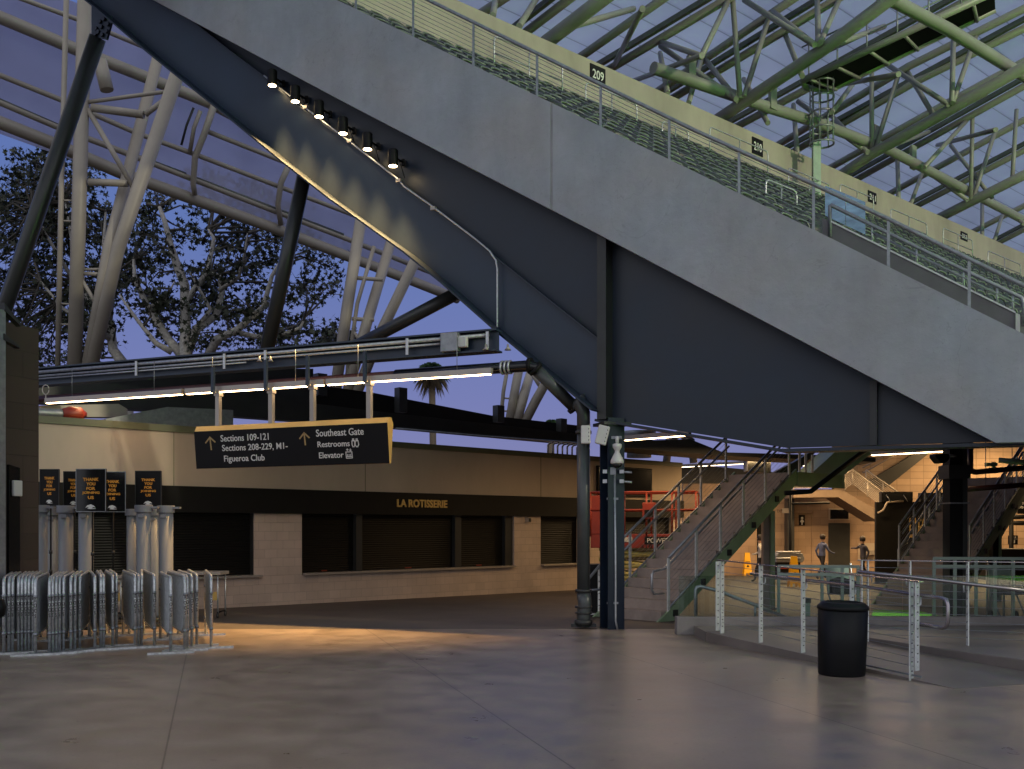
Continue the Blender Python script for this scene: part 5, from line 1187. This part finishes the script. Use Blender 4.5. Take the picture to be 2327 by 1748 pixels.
for x in (1739, 1833, 1944, 2092):
    c = HR.h(x, interp(hl_[:6], x)); MB().tube([c, c-V((0, 0, .10)), c-V((0, 0, .12))+RN_.n*.05, c-V((0, 0, .12))+RN_.n*.10], .009, 6).build('rail_bracket', M['galv'], nr)
mb = MB()
for k in range(1, 11):
    mb.tube([RN_.pt(s, (zr(s)+.06)+(1.13-.028*s-zr(s))*k/10.6) for s in (e0+.1, ns[2], e1-.05)], .0035, 4, caps=False)
mb.build('cables', M['galvd'], nr)
MB().cbox(RN_.pt((ns[3]+ns[4])/2, .07), RN_.pt(ns[4], .05)-RN_.pt(ns[3]-.3, .07), RN_.n*.012, V((0, 0, .02))).build('bottom_bar', M['galvd'], nr)
RR = VP(at(1965, 1198, 13.5), 114.6)
rr2 = thing('walk_railing', 'farther steel cable railing on the raised walk, with a thick sloping handrail', 'railing', RR.pt(.8, .155))
rs_ = [sx(RR, x) for x in (1958, 1972, 2068, 2199, 2352)]
for s in rs_: plate_post(RR, s, .155, 1.245, rr2)
MB().obox(RR.pt(rs_[0]-.05, 1.245, -.035), RR.d*(rs_[-1]-rs_[0]+.4), RR.n*.07, V((0, 0, .012))).build('top_rail', M['rail'], rr2)
H2 = RR.off(.10); h2l = [(1949, 1299), (2077, 1312), (2200, 1327), (2340, 1343.5)]
MB().tube([H2.h(*q) for q in h2l], .026, 10).build('handrail', M['rail'], rr2)
for x in (1980, 2060, 2190): c = H2.h(x, interp(h2l, x)); MB().tube([c, c-V((0, 0, .10)), c-V((0, 0, .12))-RR.n*.05, c-V((0, 0, .12))-RR.n*.10], .009, 6).build('rail_bracket', M['galv'], rr2)
mb = MB()
for k in range(1, 11): mb.tube([RR.pt(rs_[0], .155+1.06*k/10.6), RR.pt(rs_[-1]+.3, .155+1.06*k/10.6)], .0035, 4, caps=False)
mb.build('cables', M['galvd'], rr2)
def mint(x0, x1, y0, y1, dyl, posts, Y, lab):
    pl = VP(at(x0, 1198, Y), 97); t = thing('pipe_railing', lab, 'railing', V((at(x0, 1, Y).x, Y, fz(Y))), 'pale green railings behind the glass')
    for dy in (0, dyl):
        a, b = pl.h(x0, y0+dy), pl.h(x1, y1+dy); b.z = a.z; MB().cbox((a+b)/2, b-a, pl.n*.05, V((0, 0, .05))).build('rail', M['mint'], t)
    for x in posts:
        a = pl.h(x, y0); a.z = pl.h(x0, y0).z; MB().cbox((a+V((a.x, a.y, fz(a.y))))/2, pl.d*.05, pl.n*.04, V((0, 0, a.z-fz(a.y)))).build('post', M['mint'], t)
mint(1768, 1953, 1287, 1277, 18, (1769.5, 1868, 1914, 1950), 17.4, 'pale green pipe railing behind the glass, left of the black bin top')
mint(2121, 2345, 1269, 1262, 18, (2122.5, 2170, 2218, 2261, 2302), 17.0, 'pale green pipe railing behind the glass at the right edge')
t = thing('descending_handrail', 'blue-grey handrail sloping down to the right behind the glass, beside the large stair', 'handrail', at(1580, 1412, 16.4))
MB().tube([at(*q, 16.4) for q in ((1581, 1413), (1581, 1342), (1584, 1335), (1592, 1333), (1629, 1342), (1716, 1375), (1786, 1403))], .03, 10).build('rail', M['galv'], t)
for x, y in ((1716, 1375), (1629, 1342)): MB().tube([at(x, y, 16.4), at(x, y+38, 16.4)], .022, 8).build('post', M['galv'], t)
t = thing('post_light', 'small grey post light behind the glass, left of the black bin', 'post light', V((at(1835, 1, 16.6).x, 16.6, 0)))
a = at(1835, 1359, 16.6); MB().box(a.x-.035, a.x+.035, 16.56, 16.64, 0, a.z-.08).build('stem', M['mint'], t); MB().box(a.x-.045, a.x+.045, 16.55, 16.65, a.z-.08, a.z).build('cap', M['dark'], t)
def cart(x, D, lab):
    c = at(x, 1198, D); c.z = fz(D); t = thing('folding_cart', lab, 'cart', c, 'folding carts')
    def P(a, b, z): return c+V((a, b, z))
    MB().prism([P(-.22, 0, .5), P(.16, -.02, .5), P(.20, .10, .98), P(-.24, .10, 1.0)], V((0, .03, 0))).build('back_panel', M['mint'], t)
    MB().prism([P(-.18, -.30, .50), P(.26, -.30, .50), P(.24, .05, .46), P(-.2, .05, .46)], V((0, 0, .06))).build('seat_panel', M['black'], t)
    MB().prism([P(-.2, -.32, .74), P(-.05, -.34, .80), P(.25, -.34, .72), P(.28, -.3, .52), P(-.2, -.3, .52)], V((0, .3, 0))).build('bag', M['black'], t)
    for sx_ in (-.22, .24):
        MB().tube([P(sx_, .12, 1.05), P(sx_, .02, .5), P(sx_+.03, -.28, .08)], .015, 6).build('side_tube', M['galvd'], t); MB().lathe([(.09, -.015), (.09, .015)], P(sx_, .02, .09), 14, V((1, 0, 0))).build('wheel', M['black'], t)
cart(1909, 18.6, 'dark folded cart behind the glass, above the left of the black bin'); cart(2280, 18.4, 'dark folded cart behind the glass at the right edge')
t = thing('chrome_rack', 'low rack of bright chrome bars behind the glass, left of the right-edge cart', 'rack', V((at(2250, 1, 19).x, 19, fz(19))))
for x in (2243, 2249, 2255, 2281): a = at(x, 1292, 19); MB().tube([V((a.x, 19, fz(19))), a], .022, 8).build('upright', M['galv'], t)
MB().tube([at(2222, 1305, 19), at(2222, 1296, 19), at(2226, 1291, 19), at(2292, 1288, 19)], .02, 8).build('bar', M['galv'], t)

# ================================================================== LIFT, BIN, SIGNS, CART
lc = at(1466, 1198, 26); lc.z = fz(26)
la = azv(105); ln_ = azv(195)
t = thing('scissor_lift', 'red scissor lift with yellow arms parked behind the large stair', 'scissor lift', lc)
def lp(a, b, z): return lc+la*a+ln_*b+V((0, 0, z))
zd = 1.28; zr_ = 2.72
MB().obox(lp(-1.35, -.5, zd), la*2.7, ln_*1.0, V((0, 0, .36))).build('platform', M['red'], t, .01)
for zz in (zr_, zr_-.46):
    for b in (-.5, .5): MB().tube([lp(-1.35, b, zz), lp(1.35, b, zz)], .028, 8).build('guard_rail', M['red'], t)
    for a in (-1.35, 1.35): MB().tube([lp(a, -.5, zz), lp(a, .5, zz)], .028, 8).build('guard_rail', M['red'], t)
for a in (-1.35, -.62, .1, .75, 1.35):
    for b in (-.5, .5): MB().tube([lp(a, b, zd+.3), lp(a, b, zr_)], .026, 8).build('upright', M['red'], t)
MB().obox(lp(-1.4, .35, zd+.36), la*.42, ln_*.16, V((0, 0, 1.0))).build('gate', M['red'], t, .01)
MB().obox(lp(.0, .42, zd+.75), la*.34, ln_*.16, V((0, 0, .42))).build('control_box', M['red'], t, .02); MB().obox(lp(.06, .585, zd+.8), la*.22, ln_*.01, V((0, 0, .18))).build('control_face', M['black'], t)
for i in range(3):
    z0 = .42+.28*i
    for b in (-.34, .34):
        for q in (1, -1): MB().tube([lp(-1.15*q, b, z0), lp(1.15*q, b, z0+.28)], .06, 6).build('scissor_arm', M['yellow'], t)
MB().obox(lp(-1.25, -.42, .14), la*2.5, ln_*.84, V((0, 0, .26))).build('chassis', M['yellow'], t, .02)
for a in (-.95, .95):
    for b in (-.5, .38): MB().lathe([(.19, 0), (.19, .12)], lp(a, b, .19), 16, ln_).build('wheel', M['black'], t)
MB().obox(lp(.05, .503, zd+.10), la*.95, ln_*.006, V((0, 0, .2))).build('decal', M['black'], t); text('lettering', 'POWER', lp(.12, .512, zd+.14), la, UP, .55, .12, M['white'], t, .003)
text('lettering', '310 837-32', lp(-.05, .503, zd+.005), la, UP, .95, .085, M['black'], t, .003)
MB().obox(lp(-.5, .503, zd+.16), la*.24, ln_*.006, V((0, 0, .12))).build('decal', M['whitep'], t)
t = thing('black_cabinet', 'small black cabinet standing between the drain pipe and the black column', 'cabinet', fl(1352, 1402))
c = fl(1352, 1402); MB().box(c.x-.18, c.x+.14, c.y, c.y+.4, fz(c.y), .98).build('body', M['black'], t, .01); MB().box(c.x-.14, c.x+.02, c.y-.006, c.y, fz(c.y)+.04, fz(c.y)+.07).build('label_plate', M['whitep'], t)
t = thing('short_rail', 'short steel rail with plate posts behind the drain pipe, left of the large stair', 'railing', fl(1372, 1380))
c = at(1362, 1198, 19.2); pl = VP(c, AZR)
for s in (0, .22): plate_post(pl, s, fz(19), .95, t, 8, .06)
MB().tube([pl.pt(-.35, .62), pl.pt(-.3, .72), pl.pt(.0, .95), pl.pt(.7, 1.35)], .028, 8).build('handrail', M['galvd'], t)
# bin
c = fl(1931, 1541)+V((0, .28, 0)); c.z = 0
t = thing('litter_bin', 'round black plastic litter bin standing by the end of the ramp railing', 'litter bin', c)
MB().lathe([(.255, .0), (.262, .02), (.272, .35), (.278, .745), (.270, .75)], c, 40).build('body', M['plastic'], t)
MB().lathe([(.272, .75), (.288, .755), (.288, .785), (.280, .80), (.235, .835), (.21, .84), (.205, .80), (.2, .74)], c, 40).build('lid', M['plastic'], t)
MB().lathe([(.2, .74), (.19, .735)], c, 24).build('opening', M['black'], t)
t.rotation_euler = (R(1.0), R(.8), 0)
# caution signs
def caution(x, yb, hgt, lab, rz):
    k = (yb-HY)/F; Y = (H-SL*EDGE)/(k-SL); c = at(x, yb, Y)
    t = thing('caution_sign', lab, 'caution sign', c, 'caution signs')
    for sg_ in (1, -1):
        mb = MB(); pr = [(-.17, 0), (-.10, 0), (-.09, .12), (.09, .12), (.10, 0), (.17, 0), (.10, hgt), (-.10, hgt)]
        top = V((0, .03*sg_, 0)); 
        P = [c+V((a, sg_*(.20-.17*z/hgt), z)) for a, z in pr]; mb.prism(P, V((0, -.02*sg_, 0))); mb.build('panel', M['caution'], t)
    text('lettering', 'CAUTION', c+V((-.085, -.20+.17*.60-.016, hgt*.60)), (1, 0, 0), V((0, .17/hgt, 1)), .17, .05, M['black'], t, .003)
    mb = MB(); q = c+V((0, -.20+.17*.44-.014, hgt*.40)); mb.prism([q+V((-.06, 0, 0)), q+V((.06, 0, 0)), q+V((0, .012, .11))], V((0, -.003, 0))); mb.build('pictogram', M['black'], t)
    MB().cbox(c+V((0, 0, hgt+.01)), V((.2, 0, 0)), V((0, .07, 0)), V((0, 0, .03))).build('hinge', M['caution'], t)
caution(1698, 1309, .94, 'tall yellow caution sign beside the large stair, farther of two', 0); caution(1804, 1334, .95, 'tall yellow caution sign before the roller grill cart, nearer of two', 0)
c = at(1796, 1198, 34); c.z = fz(34)
t = thing('grill_cart', 'black roller grill cart with a curved steel hood behind the yellow sign', 'cart', c)
def P(a, b, z): return c+V((a, b, z))
MB().box(c.x-.45, c.x+.35, c.y, c.y+.5, c.z+.12, c.z+.72).build('cabinet', M['black'], t, .01)
MB().prism([P(-.48, 0, .72), P(.42, 0, .72), P(.5, 0, .85), P(.42, 0, 1.03), P(-.36, 0, 1.08), P(-.48, 0, .95)], V((0, .5, 0))).build('hood', M['galvd'], t, .02)
for z in (.86, 1.08): MB().tube([P(-.5, -.03, z), P(.34, -.03, z)], .03, 8).build('handle_bar', M['galv'], t)
MB().box(c.x-.36, c.x-.1, c.y-.02, c.y, c.z+.5, c.z+.62).build('red_pack', M['red'], t); MB().box(c.x-.05, c.x+.2, c.y-.02, c.y, c.z+.5, c.z+.62).build('white_pack', M['whitep'], t)
for a in (-.35, .28): MB().lathe([(.07, -.02), (.07, .02)], P(a, .1, .07), 12, V((1, 0, 0))).build('wheel', M['dark'], t)

# ================================================================== PEOPLE
def person(x, D, hgt, ang, label, shirt, pose):
    c = at(x, 1198, D); c.z = fz(D); k = hgt/1.75
    ver = {}; 
    J = dict(pel=(0, 0, .95), ches=(0, .02, 1.28), neck=(0, .03, 1.46), hd0=(0, .05, 1.55), hd=(0, .06, 1.66), hl=(-.09, 0, .90), hr=(.09, 0, .90), kl=(-.10, .16, .50), kr=(.10, -.06, .50), al=(-.10, .22, .09), ar=(.10, -.34, .12), fl=(-.10, .36, .04), fr=(.10, -.24, .04),
             sl=(-.19, .02, 1.40), sr=(.19, .02, 1.40), el=(-.25, -.10, 1.14), er=(.25, .12, 1.15), wl=(-.24, -.02, .92), wr=(.24, .34, 1.05), gl=(-.23, .05, .83), gr=(.23, .43, 1.05))
    if pose == 1: J.update(er=(.45, .05, 1.30), wr=(.68, .10, 1.30), gr=(.78, .12, 1.29))
    Rr = dict(pel=.145, ches=.155, neck=.058, hd0=.085, hd=.095, hl=.09, hr=.09, kl=.062, kr=.062, al=.042, ar=.042, fl=.035, fr=.035, sl=.068, sr=.068, el=.045, er=.045, wl=.032, wr=.032, gl=.035, gr=.035)
    E = [('pel', 'ches'), ('ches', 'neck'), ('neck', 'hd0'), ('hd0', 'hd'), ('pel', 'hl'), ('pel', 'hr'), ('hl', 'kl'), ('hr', 'kr'), ('kl', 'al'), ('kr', 'ar'), ('al', 'fl'), ('ar', 'fr'), ('ches', 'sl'), ('ches', 'sr'), ('sl', 'el'), ('sr', 'er'), ('el', 'wl'), ('er', 'wr'), ('wl', 'gl'), ('wr', 'gr')]
    ks = list(J); me = bpy.data.meshes.new('person'); me.from_pydata([V(J[q])*k for q in ks], [(ks.index(a), ks.index(b)) for a, b in E], [])
    o = bpy.data.objects.new('person', me); COL.objects.link(o); o.location = c; o.rotation_euler = (0, 0, R(ang)); tag(o, label, 'person', None)
    m = o.modifiers.new('skin', 'SKIN')
    for i, q in enumerate(ks): me.skin_vertices[0].data[i].radius = (Rr[q]*k, Rr[q]*k*(.75 if q in ('pel', 'ches') else 1))
    me.skin_vertices[0].data[0].use_root = True
    o.modifiers.new('sub', 'SUBSURF').levels = 2; o.modifiers['sub'].render_levels = 2
    # clothes by height on the body
    mm, n, l, b = nmat('person cloth'); tcn = n.new('ShaderNodeTexCoord'); sz_ = n.new('ShaderNodeSeparateXYZ'); l.new(tcn.outputs['Object'], sz_.inputs[0])
    ra_ = n.new('ShaderNodeValToRGB'); ra_.color_ramp.interpolation = 'CONSTANT'; dv = n.new('ShaderNodeMath'); dv.operation = 'DIVIDE'; dv.inputs[1].default_value = 1.8*k; l.new(sz_.outputs[2], dv.inputs[0]); l.new(dv.outputs[0], ra_.inputs[0])
    el = ra_.color_ramp.elements; el[0].position = 0; el[0].color = (.02, .02, .025, 1); el[1].position = .52; el[1].color = (*shirt, 1); e = el.new(.825); e.color = (.35, .22, .15, 1)
    l.new(ra_.outputs[0], b.inputs['Base Color']); b.inputs['Roughness'].default_value = .8; me.materials.append(mm)
    hb = MB(); hb.lathe([(.02, .115), (.07, .10), (.105, .05), (.112, 0), (.10, -.06), (.085, -.09)], V((0, .035*k, 1.69*k)), 14); hm = hb.build('hair', M['hair']); hm.parent = o
    fb_ = MB(); fb_.lathe([(.012, 0), (.02, .01), (.012, .03)], V((0, .155*k, 1.645*k)), 8, V((0, 1, 0))); f_ = fb_.build('nose', M['skin']); f_.parent = o
    return o
person(1868, 37.5, 1.66, -70, 'walking person in a blue shirt in front of the dark door', (.07, .09, .18), 0)
person(1962, 37.0, 1.58, 100, 'walking person in dark clothes reaching forward before the fountain panel', (.03, .03, .05), 1)
person(1730, 35.0, 1.62, 60, 'person in a white shirt half hidden behind the grey stair post', (.55, .53, .50), 0)

# ================================================================== BARRICADES
def barricade():
    t = bpy.data.objects.new('crowd_barricade', None); COL.objects.link(t)
    L, hh = 1.75, 1.02
    MB().tube([(0, 0, .03), (0, 0, .93), (0, .03, .99), (0, .10, hh), (0, L-.10, hh), (0, L-.03, .99), (0, L, .93), (0, L, .03)], .021, 10).build('frame', M['barr'], t)
    MB().tube([(0, .01, .40), (0, .26, .24), (0, L-.26, .24), (0, L-.01, .40)], .014, 8).build('lower_rail', M['barr'], t)
    mb = MB(); n = 22
    for i in range(n):
        y = .09+(L-.18)*i/(n-1); z0 = .24 if .26 < y < L-.26 else .24+.16*max(0, (.26-min(y, L-y)))/.25
        mb.tube([(0, y, z0), (0, y, hh-.01)], .008, 6, caps=False)
    mb.build('bars', M['infill'], t)
    for y in (0, L): MB().box(-.30, .30, y-.022, y+.022, .0, .028).build('foot', M['barr'], t)
    for y, z in ((0, .28), (0, .78), (L, .28), (L, .78)): MB().lathe([(.022, -.02), (.028, -.02), (.028, .02), (.022, .02)], (0, y, z), 10).build('hinge_collar', M['galvd'], t)
    text('lettering', 'B\nO\nC\nS', V((-.018, -.0225, .50)), (1, 0, 0), UP, .036, .26, M['black'], t, .002)
    return t
b0 = barricade(); first = True
blist = [(35, 825, 112), (80, 820, 150), (113, 815, 185), (165, 810, 235), (197, 808, 268), (230, 806, 300), (262, 805, 335), (297, 805, 370), (318, 835, 430), (445, 825, 525), (472, 822, 545), (503, 818, 575), (533, 812, 600), (570, 808, 665), (635, 803, 700), (672, 795, 735),
         (716, 785, 800), (852, 790, 812), (905, 780, 872), (930, 778, 900), (1012, 768, 950), (1046, 750, 985), (1213, 770, 1105), (1245, 762, 1160), (1272, 758, 1270), (1387, 762, 1290), (1533, 818, 1440), (1660, 795, 1508), (1682, 785, 1540), (1722, 765, 1600), (1767, 750, 1690), (1896, 770, 1845)]
uniq = {8: 'steel crowd barricade at the right end of the tight left row', 16: 'steel crowd barricade leaning slightly, meeting another at a V',
        26: 'frontmost steel crowd barricade of the right group', 31: 'rightmost steel crowd barricade, standing a little apart', 0: 'steel crowd barricade at the left edge of the picture'}
random.seed(4)
for i, (fx_, fy_, rx_) in enumerate(blist):
    p = fl(fx_/3.95, 1280+fy_/3.95-1); xr = rx_/3.95
    # rear end: distance 1.75 m along the floor on the ray column of the rear post
    u = (xr-CX)/F; a_ = 1+u*u; b_ = -2*(u*p.x+p.y); c_ = p.x**2+p.y**2-1.75**2; disc = b_*b_-4*a_*c_
    Y = (-b_+sqrt(max(0, disc)))/(2*a_); q = V((u*Y, Y, 0)); d_ = q-p; rz_ = -atan2(d_.x, d_.y)
    lab = uniq.get(i, 'galvanised steel crowd barricade among those lined up side by side at the left')
    if first: b0.location = p; b0.rotation_euler = (0, 0, rz_); tag(b0, lab, 'barricade', 'steel crowd barricades'); b0.location.z = 0; first = False; base = b0
    else: o = dup(b0, (p.x, p.y, 0), rz_, lab)
# detector pillars
def pillar():
    t = bpy.data.objects.new('detector_pillar', None); COL.objects.link(t)
    MB().lathe([(.118, .06), (.120, .10), (.121, 1.99)], V((0, 0, 0)), 26).build('tube', M['gate'], t)
    MB().lathe([(.124, 1.99), (.150, 1.992), (.150, 2.105), (.146, 2.116), (.02, 2.118)], V((0, 0, 0)), 26, UP, False).build('cap', M['gate'], t)
    mb = MB(); mb.prism([V((.12, -.07, 2.06)), V((.25, -.05, 2.06)), V((.25, .05, 2.06)), V((.12, .07, 2.06))], V((0, 0, .035))); mb.build('handle_tab', M['gate'], t)
    MB().cbox(V((0, -.125, 1.93)), V((.10, 0, 0)), V((0, .03, 0)), V((0, 0, .07))).build('clip', M['gate'], t, .008)
    MB().lathe([(.26, 0), (.26, .025), (.20, .05), (.12, .06)], V((0, 0, 0)), 24).build('base', M['dark'], t)
    return t
p0_ = pillar()
plist = [(91, 1148, 17.2, 0, 'grey detector pillar before the brown wall end, leftmost of the front row'), (116, 1156, 18.6, 20, 'grey detector pillar half hidden behind the leftmost one'), (149.5, 1149, 17.2, 10, 'grey detector pillar under the half-hidden thank-you poster'),
         (195.5, 1148, 17.0, 0, 'grey detector pillar under the glossy green poster'), (303, 1157, 18.8, 160, 'grey detector pillar with its tab to the left, behind the poster on the right'), (326.5, 1148, 17.1, 0, 'grey detector pillar below the rightmost poster'),
         (351, 1157, 18.6, 0, 'grey detector pillar mostly hidden between the two rightmost ones'), (377, 1149, 17.3, 0, 'grey detector pillar at the right end of the row')]
for i, (x, y, D, rz_, lab) in enumerate(plist):
    c = at(x, y, D); s_ = c.z/2.118
    loc = (c.x, c.y, fz(D))
    if i == 0: o = p0_; o.location = loc; tag(o, lab, 'detector pillar', 'grey detector pillars'); o.rotation_euler = (0, 0, R(rz_))
    else: o = dup(p0_, loc, R(rz_), lab)
    o.scale = (1, 1, (c.z-fz(D))/2.118)
# thank-you posters on poles
def poster(xa, ya, xb, yb, D, lab, gloss=False, az=90):
    pl = VP(at((xa+xb)/2, 1198, D), az); sa_, za_ = pl.sz(xa, ya); sb_, _ = pl.sz(xb, ya); _, zb_ = pl.sz((xa+xb)/2, yb); w = sb_-sa_; h_ = za_-zb_
    t = thing('poster_stand', lab, 'poster stand', pl.pt((sa_+sb_)/2, fz(D)), 'thank-you poster stands')
    o = pl.pt(sa_, zb_); d = pl.d; n = pl.n
    MB().obox(o, d*w, -n*.03, V((0, 0, h_))).build('board', M['blackg'] if gloss else M['sign'], t, .01)
    mb = MB()
    for (a, b, c_, e) in ((0, 0, w, .012), (0, h_-.012, w, .012), (0, 0, .012, h_), (w-.012, 0, .012, h_)): mb.obox(o+d*a+V((0, 0, b))+n*.001, d*c_, n*.008, V((0, 0, e)))
    mb.build('edge_frame', M['dark'] if not gloss else M['galvd'], t)
    for i, (tx, wf) in enumerate((('THANK', .52), ('YOU', .30), ('FOR', .29), ('JOINING', .58), ('US', .20))):
        text('lettering', tx, o+d*(w*(.5-wf/2))+V((0, 0, h_*(.715-.105*i)))+n*.004, d, UP, w*wf, h_*.074, M['orange'], t, .002, .03)
    q = o+d*w*.5+V((0, 0, h_*.11))+n*.004
    emb = [(-.30, -.02), (-.18, .06), (0, .085), (.16, .05), (.26, -.01), (.14, .005), (.05, -.03), (.20, -.035), (.30, -.05), (.0, -.06), (-.2, -.05), (-.10, -.01), (-.2, .0)]
    MB().prism([q+d*x*w*.6+V((0, 0, y*h_*.75)) for x, y in emb], n*.004).build('emblem', M['white'], t)
    MB().tube([pl.pt((sa_+sb_)/2, fz(D)+.02, -.05), pl.pt((sa_+sb_)/2, zb_+.3, -.05)], .016, 8).build('pole', M['black'], t)
    MB().lathe([(.22, 0), (.22, .02), (.03, .05)], pl.pt((sa_+sb_)/2, fz(D), -.05), 18).build('base', M['black'], t)
    for z in (.9, 1.25): MB().lathe([(.02, -.03), (.028, -.03), (.028, .03), (.02, .03)], pl.pt((sa_+sb_)/2, z, -.05), 10).build('pole_collar', M['dark'], t)
poster(90, 1066, 135, 1150, 17.9, 'thank-you poster at the left end, beside the brown wall'); poster(144, 1071, 190, 1153, 18.3, 'thank-you poster mostly hidden behind the glossy green one')
poster(172.5, 1065.5, 241, 1163.5, 16.6, 'glossy thank-you poster in front, with greenish reflections', True, 96); poster(225, 1071.5, 286, 1164, 17.6, 'thank-you poster right of the glossy one, on a visible black pole', True, 84); poster(307, 1070, 367, 1153, 18.0, 'rightmost thank-you poster, standing alone', False)
# rolling tables
def rtable(xa, xb, y, D, lab):
    a, b = at(xa, y, D), at(xb, y, D); t = thing('rolling_table', lab, 'table', V(((a.x+b.x)/2, D, fz(D))), 'rolling tables'); f_ = fz(D)
    MB().box(a.x, b.x, D-.05, D+.55, a.z-.06, a.z).build('table_top', M['alum'], t, .008)
    for x in (a.x+.05, b.x-.06):
        for y_ in (D, D+.5):
            MB().tube([(x, y_, f_+.10), (x, y_, a.z-.05)], .016, 8).build('leg', M['galv'], t); MB().lathe([(.05, -.015), (.05, .015)], (x, y_, f_+.05), 14, V((1, 0, 0))).build('caster', M['dark'], t)
        MB().tube([(x, D-.02, f_+.11), (x, D+.52, f_+.11)], .014, 6).build('foot_bar', M['black'], t)
        MB().cbox(V((x-.1, D, f_+.42)), V((.2, 0, 0)), V((0, .02, 0)), V((0, 0, .16))).build('side_frame', M['gold'], t)
rtable(394, 502, 1300, 18.9, 'grey rolling table behind the barricades at their right end'); rtable(258, 282, 1308, 18.6, 'narrow rolling table glimpsed between the middle barricades')
t = thing('dark_bag', 'dark rounded bag at the far left edge, in front of the barricades', 'bag', V((at(-4, 1, 12.6).x, 12.6, 0)))
c = at(-6, 1380, 12.6); MB().lathe([(.04, -.14), (.09, -.10), (.10, 0), (.08, .09), (.03, .12)], c, 18).build('bag_body', M['plastic'], t, 0); MB().tube([V((c.x, c.y, 0)), c], .03, 8).build('stand', M['dark'], t)
